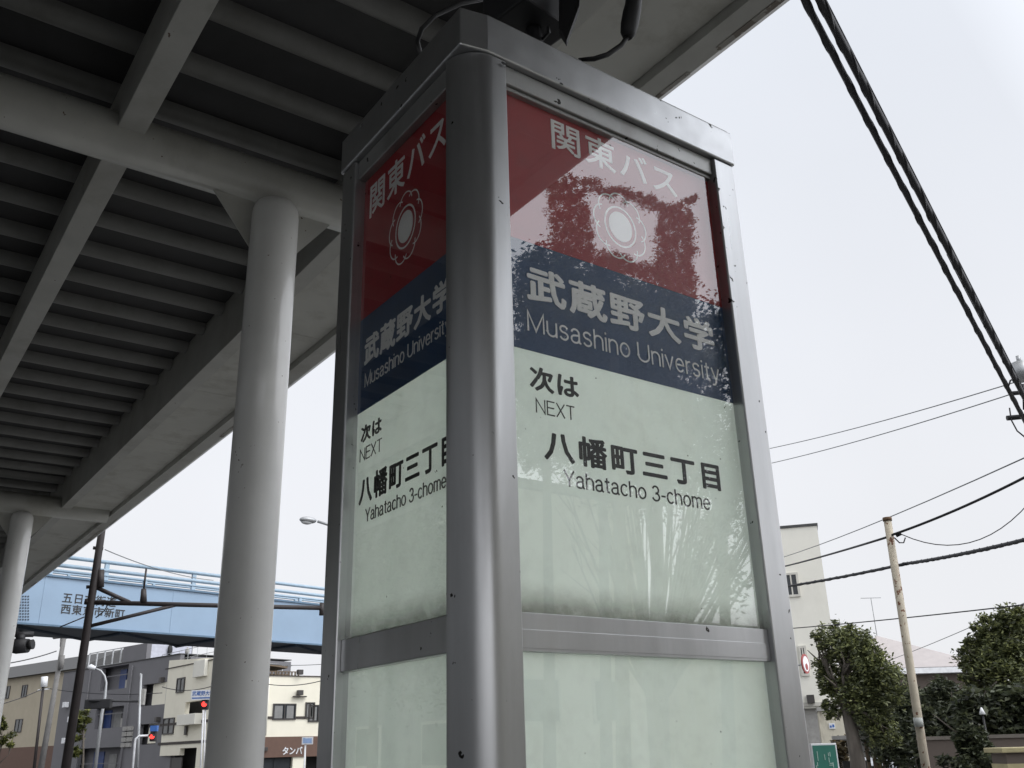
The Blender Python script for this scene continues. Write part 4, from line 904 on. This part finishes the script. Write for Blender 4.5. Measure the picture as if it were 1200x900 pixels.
# ------------------------------------------------------------------ utility pole fittings at the right edge
tr = thing('utility_pole', 'concrete utility pole with grey transformer and brackets at the right edge', 'utility pole', at(1345,900,13.8)*[1,1,0])
g0 = at(1345,900,13.8)*[1,1,0]; q = MB(); q.tube([g0+np.array([0,0,-.12]), g0+np.array([0,0,6.4])], [.16,.12], 14); q.build('pole', A['concrete'], tr)
c = at(1197,435,13.6); q = MB(); q.tube([c-np.array([0,0,.13]), c+np.array([0,0,.12])], .11, 14); q.tube([c+np.array([0,0,.12]), c+np.array([0,0,.22])], .03, 8); q.build('transformer', A['galv'], tr)
q = MB(); q.tube([at(1180,490,13.5), at(1246,484,13.8)], .035, 8); q.tube([at(1186,461,13.5), at(1244,456,13.8)], .03, 8); q.build('bracket', A['blackmetal'], tr)
q = MB(); q.tube([at(1192,441,13.6), at(1184,446,13.5), at(1181,455,13.5), at(1187,463,13.5), at(1197,460,13.6)], .012, 6); q.tube([at(1183,478,13.5), at(1185,492,13.5), at(1192,505,13.5), at(1202,513,13.5)], .010, 6); q.tube([at(1199,450,13.5), at(1200,480,13.5)], .016, 6); q.build('jumper_wire', A['cable'], tr)
# ------------------------------------------------------------------ trees
def leaves(blobs, count, size, jitter=.5, clump=.16):
    """blobs: (centre, radii). leaf-sized folded faces gathered in clumps through the volume"""
    V, Fc = [], []; w = np.array([b_[1][0]*b_[1][1]*b_[1][2] for b_ in blobs])**(2/3); w /= w.sum()
    out = []
    for (c, r), n in zip(blobs, RNG.multinomial(count, w)):
        if n == 0: continue
        nc = max(6, int(n/55)); d = RNG.normal(size=(nc,3)); d /= np.linalg.norm(d, axis=1)[:,None]
        cc_ = np.array(c)+d*(RNG.random(nc)**.42)[:,None]*np.array(r)
        idx = RNG.integers(0, nc, n); out.append(cc_[idx]+RNG.normal(size=(n,3))*np.mean(r)*clump*(.5+1.0*RNG.random(nc))[idx][:,None])
    p_ = np.vstack(out); n = len(p_)
    a = RNG.normal(size=(n,3)); a[:,2] *= .5; a /= np.linalg.norm(a, axis=1)[:,None]
    b_ = RNG.normal(size=(n,3)); b_ -= a*(a*b_).sum(1)[:,None]; b_ /= np.linalg.norm(b_, axis=1)[:,None]
    s = size*(.6+.8*RNG.random(n))[:,None]
    nrm = np.cross(a, b_)
    v = np.stack([p_-a*s, p_+b_*s*.38+nrm*s*.12, p_+a*s, p_-b_*s*.38+nrm*s*.12], 1).reshape(-1,3)
    f = np.arange(n*4).reshape(-1,4)
    return v, f
def leafmesh(name, v, f, m, parent):
    me = bpy.data.meshes.new(name); off = np.zeros(3); p = parent
    while p is not None: off = off+np.array(p.location); p = p.parent
    v = v-off; n = len(f)
    me.vertices.add(len(v)); me.vertices.foreach_set('co', v.astype(np.float32).ravel())
    me.loops.add(n*4); me.loops.foreach_set('vertex_index', f.astype(np.int32).ravel())
    me.polygons.add(n); me.polygons.foreach_set('loop_start', np.arange(0, n*4, 4, dtype=np.int32)); 
    me.update(calc_edges=True); me.materials.append(m)
    o = bpy.data.objects.new(name, me); COL.objects.link(o)
    if parent is not None: o.parent = parent
    return o
def tree(label, base, blobs, count, size, m, trunk_r, name='tree', cat='tree', group=None, limbs=6, trunk_top=None, clump=.12):
    base = np.array([base[0], base[1], -.1])
    t_ = thing(name, label, cat, base, group)
    cen = np.mean([b_[0] for b_ in blobs], axis=0); tt = np.array(trunk_top if trunk_top is not None else [*(base[:2]*.6+cen[:2]*.4), cen[2]*.62])
    q = MB(); mid = (base+tt)/2+np.array([.06,-.05,0]); q.tube([base, mid, tt], [trunk_r*1.25, trunk_r, trunk_r*.75], 10)
    for i in range(limbs):
        c, r = blobs[i % len(blobs)]; e_ = np.array(c)+RNG.normal(size=3)*np.array(r)*.45; st = tt+(mid-tt)*RNG.random()*.35
        m2 = (st+e_)/2+RNG.normal(size=3)*.12+np.array([0,0,.1]); q.tube([st, m2, e_], [trunk_r*.42, trunk_r*.22, trunk_r*.08], 6)
        for _ in range(2):
            e2 = e_+RNG.normal(size=3)*np.array(r)*.45; q.tube([m2, (m2+e2)/2+RNG.normal(size=3)*.06, e2], [trunk_r*.25, trunk_r*.15, trunk_r*.06], 5)
    q.build('trunk', A['bark'], t_)
    v, f = leaves(blobs, count, size, clump=clump); leafmesh('crown', v, f, m, t_)
    return t_
def pb(x, y, rx, ry, D, deep=1.0):
    c = at(x, y, D); k_ = pxm(D); return (c, (rx*k_*.9, rx*k_*deep*.9, ry*k_))
GT = 'trees across the road on the right'
D = 25
tree('dark green tree with a slanting bare trunk left of the rusty pole', at(1002,900,D),
     [pb(985,752,26,20,D), pb(968,790,14,22,D), pb(1010,770,24,24,D), pb(1030,800,26,28,D), pb(1000,815,24,22,D), pb(955,745,6,5,D), pb(975,830,9,12,D), pb(1022,838,20,16,D), pb(1034,858,18,14,D)],
     30000, .050, A["leaf"], .17, group=GT, trunk_top=at(992,828,D), limbs=12)
D = 30
tree('blackish green tree behind the rusty pole', at(1055,900,D), [pb(1050,835,26,24,D), pb(1045,865,30,26,D), pb(1075,842,24,26,D), pb(1066,884,16,16,D)], 16000, .065, A["leafd"], .2, group=GT)
D = 24
tree('broad leafy tree rising at the right edge of the photo', at(1165,900,D),
     [pb(1165,742,20,17,D), pb(1190,735,22,20,D), pb(1150,775,22,24,D), pb(1185,785,34,34,D), pb(1135,800,12,14,D), pb(1205,760,26,30,D), pb(1140,758,7,9,D)],
     28000, .050, A["leaf"], .2, group=GT, limbs=9)
D = 28
tree('shadowy conifer below the hipped roof house', at(1105,900,D), [pb(1105,816,18,16,D), pb(1112,845,34,26,D), pb(1090,850,16,28,D)], 16000, .065, A["leafd"], .16, group=GT)
D = 21.5
tree('dense dark mound of shrub between wall and right-edge tree', at(1150,900,D), [pb(1148,838,30,26,D), pb(1175,842,28,30,D), pb(1200,845,26,30,D)], 9000, .09, A['leafd'], .12, 'shrub', 'shrub', limbs=4)
D = 17.5
tree('small round clipped shrub standing before the brown wall', at(1141,900,D), [pb(1141,870,16,17,D), pb(1138,882,12,10,D)], 3200, .055, A['leafd'], .05, 'shrub', 'shrub', limbs=4, clump=.12)
tree('low hedge tuft at the foot of the brown wall', at(1150,905,D), [pb(1130,897,26,7,D), pb(1160,893,22,7,D)], 2500, .05, A['leafd'], .03, 'shrub', 'shrub', limbs=3)
D = 22
tree('black-green column shrub at the left end of the brown wall', at(1088,900,D), [pb(1086,870,11,34,D), pb(1090,890,12,20,D)], 4200, .08, A['leafd'], .07, 'shrub', 'shrub', limbs=4)
D = 37
tree('reddish ivy climbing the low cream annex', at(975,905,D), [pb(985,880,13,12,D,.4), pb(978,893,14,10,D,.4), pb(993,868,6,10,D,.4)], 2600, .10, A['ivy'], .04, 'ivy', 'ivy', limbs=4)
tree('slender young street tree before the grey apartment block', at(97,905,50), [pb(98,838,9,11,50), pb(94,850,6,8,50), pb(92,870,6,12,50)], 900, .16, A['leafy'], .05, group='young street trees on the left', trunk_top=at(98,850,50), limbs=5)
tree('yellow-green street tree cut by the left edge', at(-4,905,44), [pb(1,848,7,9,44), pb(9,868,6,7,44), pb(-8,860,9,14,44)], 900, .14, A['leafy'], .05, group='young street trees on the left', limbs=5)
# ------------------------------------------------------------------ brown wall, gate pier, lamp, shed, car, board
D = 20; a = at(1078,890,D); b_ = at(1182,890,D); zt = at(1130,862,D)[2]
u = (b_-a)*[1,1,0]; u /= np.linalg.norm(u); L_ = 7.5
bw = thing('brown_garden_wall', 'low brown rendered garden wall with coping before the trees', 'wall', (a[0],a[1],-.12))
q = MB(); q.obox((a[0],a[1],-.12), u*L_, np.cross(Z3,u)*.18, (0,0,zt+.06)); q.build('wall', A['wallbrown'], bw)
q = MB(); q.obox(np.array([a[0],a[1],zt-.059])-np.cross(Z3,u)*.03, u*L_, np.cross(Z3,u)*.24, (0,0,.06)); q.build('coping', mat('wall_coping', (.17,.15,.13), .85), bw)
D = 14; a = at(1179,890,D); zt = at(1185,874,D)[2]; gp = thing('gate_pier', 'yellowish stone gate pier at the right edge', 'gate pier', (a[0],a[1],-.12))
q = MB()
for i in range(9):
    for j in range(2):
        z0 = i*(zt-.1)/9; sh_ = .06 if i % 2 else 0; q.obox(np.array([a[0],a[1],z0-.1])+rgt_*(j*.22+.002+(sh_ if j else 0)), rgt_*(.215+(sh_ if j == 0 else -sh_)), fwd*.42, (0,0,(zt-.1)/9-.008))
q.build('stone', A['stoneyellow'], gp)
q = MB(); q.obox(np.array([a[0],a[1],-.12])+rgt_*.012+fwd*.012, rgt_*.40, fwd*.39, (0,0,zt+.03)); q.build('mortar_core', A['wallbrown'], gp)
q = MB(); q.obox(np.array([a[0],a[1],zt-.08])-rgt_*.05-fwd*.04, rgt_*.55, fwd*.5, (0,0,.06)); q.build('capstone', A['stoneyellow'], gp, .01)
c = at(1151,835,19); gl_ = thing('garden_lamp', 'small white cone garden lamp glimmering before the dark shrubs', 'garden lamp', c*[1,1,0])
q = MB(); q.tube([c-np.array([0,0,.03]), c+np.array([0,0,.085])], [.055,.01], 12); q.build('shade', A['signwhite'], gl_)
q = MB(); q.tube([c*[1,1,0]+np.array([0,0,-.12]), c-np.array([0,0,.03])], .02, 6); q.build('post', A['blackmetal'], gl_)
# shed
D = 30; a = at(1008,900,D)*[1,1,0]; k_ = pxm(D); sd = thing('slatted_shed', 'small weathered shed with pale roof edge and slatted front beside the slanting trunk', 'shed', a)
zt = at(1015,861,D)[2]
q = MB(); q.prism([a+np.array([0,0,zt]), a+rgt_*15*k_+np.array([0,0,zt-.05]), a+rgt_*25*k_+np.array([0,0,zt-.55]), a+rgt_*25*k_+np.array([0,0,zt-.62]), a+rgt_*15*k_+np.array([0,0,zt-.14]), a+np.array([0,0,zt-.1])], fwd*2.2); q.build('roof', A['concrete'], sd)
q = MB()
for x in (1, 8, 14, 23): q.obox(a+rgt_*x*k_+np.array([0,0,-.12]), rgt_*.09, fwd*.09, (0,0,zt-(.05 if x < 16 else .45)))
q.build('post', A['wood'], sd)
q = MB()
for i in range(8): q.obox(a+rgt_*(15.5+i*.95)*k_+fwd*.1+np.array([0,0,0.1]), rgt_*.6*k_, fwd*.03, (0,0,zt-.75))
q.build('slat_panel', mat('yellow_slats', (.34,.29,.15), .8), sd)
q = MB(); q.obox(a+rgt_*.5*k_+fwd*1.5+np.array([0,0,-.1]), rgt_*24*k_, fwd*.05, (0,0,zt-.6)); q.build('back_wall', A['void'], sd)
# car
D = 46; a = at(1044,900,D)*[1,1,0]+np.array([0,0,-.12]); cd = -np.array([a[0],a[1],0])/np.hypot(a[0],a[1]); cd = cd*.9-rgt_*.3; cd /= np.linalg.norm(cd); sd_ = np.cross(Z3, cd)
ca = thing('parked_car', 'white parked car facing the road beneath the dark trees', 'car', a)
def cp(l, w_, z_): return a+cd*l+sd_*w_+np.array([0,0,z_])
sidep = [(2.0,.35),(2.05,.62),(1.9,.82),(1.0,.95),(.35,1.46),(-1.2,1.50),(-1.95,1.05),(-2.05,.6),(-2.0,.35)]
q = MB(); q.prism([cp(l,-.82,z_) for l, z_ in sidep], sd_*1.64); q.build('body', A['carwhite'], ca, .08)
q = MB(); q.prism([cp(1.02,-.68,.99), cp(1.02,.68,.99), cp(.42,.60,1.42), cp(.42,-.60,1.42)], cd*.035+np.array([0,0,.03])); q.build('windscreen', A['glassdark'], ca)
for s_ in (-1,1):
    q = MB(); q.prism([cp(.85,s_*.825,.98), cp(.30,s_*.825,1.38), cp(-1.15,s_*.825,1.40), cp(-1.6,s_*.825,1.02)], sd_*s_*.02); q.build('side_window', A['glassdark'], ca)
    q = MB(); q.obox(cp(1.93,s_*.62-.14,.66), cd*.1, sd_*.28, (0,0,.14)); q.build('headlight', A['signwhite'], ca, .02)
    for l in (1.25,-1.25):
        q = MB(); q.tube([cp(l,s_*.66,.31), cp(l,s_*.86,.31)], .31, 18); wh = q.build('wheel', A['black'], ca)
        q = MB(); q.tube([cp(l,s_*.861,.31), cp(l,s_*.875,.31)], .18, 14); q.build('rim', A['galv'], wh)
q = MB(); q.obox(cp(2.04,-.42,.50), cd*.03, sd_*.84, (0,0,.14)); q.build('grille', A['black'], ca)
# green map board
D = 8.5; a = at(953.5,900,D); k_ = pxm(D); zt = at(966,871,D)[2]; mbd = thing('map_board', 'green map board in a white frame beside the lower right of the pillar', 'notice board', a*[1,1,0])
q = MB(); w_ = 25*k_; h_ = .75; o_ = np.array([a[0],a[1],zt-h_])
q.obox(o_, rgt_*w_, fwd*.04, (0,0,h_)); fr_ = q.build('frame', A['signwhite'], mbd, .004)
q = MB(); q.obox(o_+rgt_*.012-fwd*.004+np.array([0,0,.015]), rgt_*(w_-.024), fwd*.004, (0,0,h_-.03)); fc = q.build('map_face', A['signgreen'], mbd)
q = MB(); base_ = o_-fwd*.007
for i in range(20):
    x = random.uniform(.02, w_-.05); z_ = random.uniform(.05, h_-.08); q.obox(base_+rgt_*x+np.array([0,0,z_]), rgt_*.005, fwd*.002, (0,0,random.uniform(.02,min(.14, h_-.02-z_))))
    x = random.uniform(.02, w_-.07); z_ = random.uniform(.05, h_-.05); q.obox(base_+rgt_*x+np.array([0,0,z_]), rgt_*random.uniform(.02,min(.07, w_-.02-x)), fwd*.0025, (0,0,.005))
q.build('map_lines', mat('map_line', (.45,.6,.55), .5), fc)
q = MB()
for x in (.02, w_-.05): q.obox(np.array([a[0],a[1],-.0])+rgt_*x+fwd*.041, rgt_*.03, fwd*.03, (0,0,zt-.05))
q.build('leg', A['galv'], mbd)
# ------------------------------------------------------------------ what stands behind the photographer (seen mirrored in the panes)
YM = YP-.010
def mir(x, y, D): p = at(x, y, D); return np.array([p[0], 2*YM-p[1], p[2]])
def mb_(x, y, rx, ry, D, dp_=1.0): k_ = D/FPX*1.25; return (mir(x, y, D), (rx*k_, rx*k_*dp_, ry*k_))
D = 15
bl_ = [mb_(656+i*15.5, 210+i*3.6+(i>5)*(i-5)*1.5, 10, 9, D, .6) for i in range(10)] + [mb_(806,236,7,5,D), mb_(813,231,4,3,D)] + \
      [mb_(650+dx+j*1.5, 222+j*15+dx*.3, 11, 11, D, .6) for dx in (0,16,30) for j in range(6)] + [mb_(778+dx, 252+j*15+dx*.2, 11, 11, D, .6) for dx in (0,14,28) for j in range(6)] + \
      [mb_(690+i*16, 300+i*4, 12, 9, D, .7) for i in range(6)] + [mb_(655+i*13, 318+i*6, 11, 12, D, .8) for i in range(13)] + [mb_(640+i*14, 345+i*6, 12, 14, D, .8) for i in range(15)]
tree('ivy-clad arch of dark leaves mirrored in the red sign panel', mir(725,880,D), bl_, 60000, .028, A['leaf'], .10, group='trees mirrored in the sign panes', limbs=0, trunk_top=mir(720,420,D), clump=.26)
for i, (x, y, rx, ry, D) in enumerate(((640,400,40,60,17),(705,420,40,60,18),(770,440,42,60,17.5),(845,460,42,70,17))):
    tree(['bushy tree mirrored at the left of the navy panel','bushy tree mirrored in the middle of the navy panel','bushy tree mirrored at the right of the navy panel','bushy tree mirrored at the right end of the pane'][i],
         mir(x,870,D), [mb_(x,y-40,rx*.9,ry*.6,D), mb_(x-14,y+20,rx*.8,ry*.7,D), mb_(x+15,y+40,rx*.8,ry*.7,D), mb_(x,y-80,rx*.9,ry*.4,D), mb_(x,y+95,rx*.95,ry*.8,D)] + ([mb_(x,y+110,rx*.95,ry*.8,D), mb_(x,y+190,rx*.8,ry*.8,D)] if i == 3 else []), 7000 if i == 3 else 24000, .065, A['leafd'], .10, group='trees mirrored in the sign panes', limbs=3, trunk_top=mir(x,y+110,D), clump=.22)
pbk = thing('cream_block', 'plain cream block opposite, mirrored low in the milky panes', 'building', (14,-22,-.12))
q = MB(); xb_ = ony(765, 800, 2*YM+22)[0]; zb_ = ony(690, 585, 2*YM+22)[2]; q.box(xb_-24, xb_, -30, -22, -.12, zb_); q.build('wall', A['cream'], pbk)
q = MB(); q.box(xb_-24.2, xb_+.2, -30.2, -21.8, zb_+.001, zb_+.3); q.build('roof', A['roofdark'], pbk)
for i in range(8):
    w_ = MB(); w_.box(xb_-23+i*2.9, xb_-21.4+i*2.9, -21.999, -21.93, 2.2, 3.6); wn = w_.build('window', A['wframel'], pbk); w_ = MB(); w_.box(xb_-22.9+i*2.9, xb_-21.5+i*2.9, -21.929, -21.92, 2.3, 3.5); w_.build('pane', A['glassdark'], wn)

pbs = thing('sky_screen_block', 'long unseen grey block, added to screen the sky from the left panes', 'building', (-17,4,-.12))  # added out of view to block the low sky and darken reflections
q = MB(); q.box(-24, -16, -14, 70, -.12, 13); q.build('wall', mat('dim_grey_render', (.21,.215,.22), .85), pbs)
q = MB(); q.box(-24.2, -15.8, -14.2, 70.2, 13.001, 13.3); q.build('roof', A['roofdark'], pbs)
for i in range(16):
    for z_ in (1.0, 4.4, 7.8):
        w_ = MB(); w_.box(-15.999, -15.94, -12+i*5, -10+i*5, z_, z_+1.5); wn = w_.build('window', A['wframel'], pbs); w_ = MB(); w_.box(-15.939, -15.93, -11.9+i*5, -10.1+i*5, z_+.1, z_+1.4); w_.build('pane', A['glassdark'], wn)
for i, (x, y, h) in enumerate(((-9.5,17.5,5.6),(-10.5,23.0,6.6))):
    tree(['rounded leafy tree mirrored low in the left panes, nearer the pillar','taller leafy tree mirrored low in the left panes, farther along'][i], (x,y), [((x,y,h),(1.5,2.0,1.6)),((x+.3,y+1.2,h-1.8),(1.2,1.8,1.4)),((x-.2,y-1.2,h-1.8),(1.1,1.8,1.4))], 12000, .07, A['leafd'], .12, group='trees mirrored in the left panes', clump=.2)

# a broom-shaped, nearly leafless tree opposite: its branches are mirrored low in the right pane
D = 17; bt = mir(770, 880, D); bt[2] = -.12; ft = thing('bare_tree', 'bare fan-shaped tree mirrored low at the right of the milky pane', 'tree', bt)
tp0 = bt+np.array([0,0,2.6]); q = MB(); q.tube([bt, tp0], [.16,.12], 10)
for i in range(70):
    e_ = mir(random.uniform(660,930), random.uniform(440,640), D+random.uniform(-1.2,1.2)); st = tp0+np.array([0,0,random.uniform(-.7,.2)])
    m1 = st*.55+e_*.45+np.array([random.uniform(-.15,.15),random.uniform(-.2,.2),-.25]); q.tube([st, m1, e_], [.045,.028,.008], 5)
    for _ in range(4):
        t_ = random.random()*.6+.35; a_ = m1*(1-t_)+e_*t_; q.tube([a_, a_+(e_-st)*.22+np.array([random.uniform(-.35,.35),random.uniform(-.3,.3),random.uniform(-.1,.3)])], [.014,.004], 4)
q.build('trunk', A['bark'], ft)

gwl = thing('boundary_wall', 'tall concrete boundary wall opposite, mirrored in the lowest milky pane', 'wall', (xb_+6, -21, -.12))
q = MB(); q.box(xb_+.5, xb_+40, -22.0, -21.7, -.12, ony(820, 735, 2*YM+22)[2]); q.build('wall', A['beige'], gwl)
q = MB(); q.box(xb_+.45, xb_+40.05, -22.05, -21.65, ony(820, 735, 2*YM+22)[2]+.001, ony(820, 735, 2*YM+22)[2]+.12); q.build('coping', A['kerb'], gwl)

# small fittings on the far facades and the bridge
def fit(F_, root, x, y, w, h, d, name, m):
    u_, z_ = F_.uz(x, y); q = MB(); F_.box(q, u_-w/2, u_+w/2, z_-h/2, z_+h/2, .06, .06+d); return q.build(name, m, root, .02)
for F_, x, y in ((FL,193,796.5),(FL,188,843),(FX,350,788),(FX,350,812)): fit(F_, cb, x, y, .35, .30, .3, 'wall_lamp', A['wframe'])
fit(FL, cb, 219.5, 856, .28, .55, .1, 'meter_box', A['wframe']); fit(FX, cb, 350, 816.5, .9, .07, .2, 'sill', A['bandbrown'])
fit(FX, cb, 307.5, 878, .5, .22, .2, 'wall_lamp', A['wframe'])
for x, y0, y1 in ((315,795,862),): 
    a_ = FX.uz(x, y0); b_ = FX.uz(x, y1); q = MB(); q.tube([FX.O+FX.U*a_[0]+FX.n*.1+np.array([0,0,a_[1]]), FX.O+FX.U*a_[0]+FX.n*.1+np.array([0,0,b_[1]])], .04, 6); q.build('drainpipe', A['cream2'], cb)
for x, y0, y1 in ((157,780,900),(108,786,900)):
    a_ = FG.uz(x, y0); q = MB(); q.tube([FG.O+FG.U*a_[0]+FG.n*.1+np.array([0,0,a_[1]]), FG.O+FG.U*a_[0]+FG.n*.1+np.array([0,0,.2])], .045, 6); q.build('drainpipe', A['greywall'], gb)
for k_ in ('top','mid','low'):
    h = B[k_]; q = MB(); FG.box(q, h[0]+.15, h[0]+.95, h[2]+.02, h[2]+.62, -.62, -.34); q.build('air_conditioner', A['concrete'], gb, .02)
    q = MB(); u_ = h[0]
    for zz_ in (.95,): FG.box(q, h[0], h[1], h[2]+zz_, h[2]+zz_+.06, -.2, -.14)
    q.build('balcony_rail', A['greywall'], gb)
for x, y in ((80,826),(79,868),(86,843)): fit(FG, gb, x, y, .5, .4, .3, 'vent_cap', A['signwhite'])
for x0, x1, y in ((3,40,800),): pass
for u_ in (.62, 4.4, 7.6, 10.8, 14):
    q = MB(); bbox(q, u_, u_+.05, 5.001, 6.269, .001, .008); q.build('panel_joint', A['ltblue'], gir)
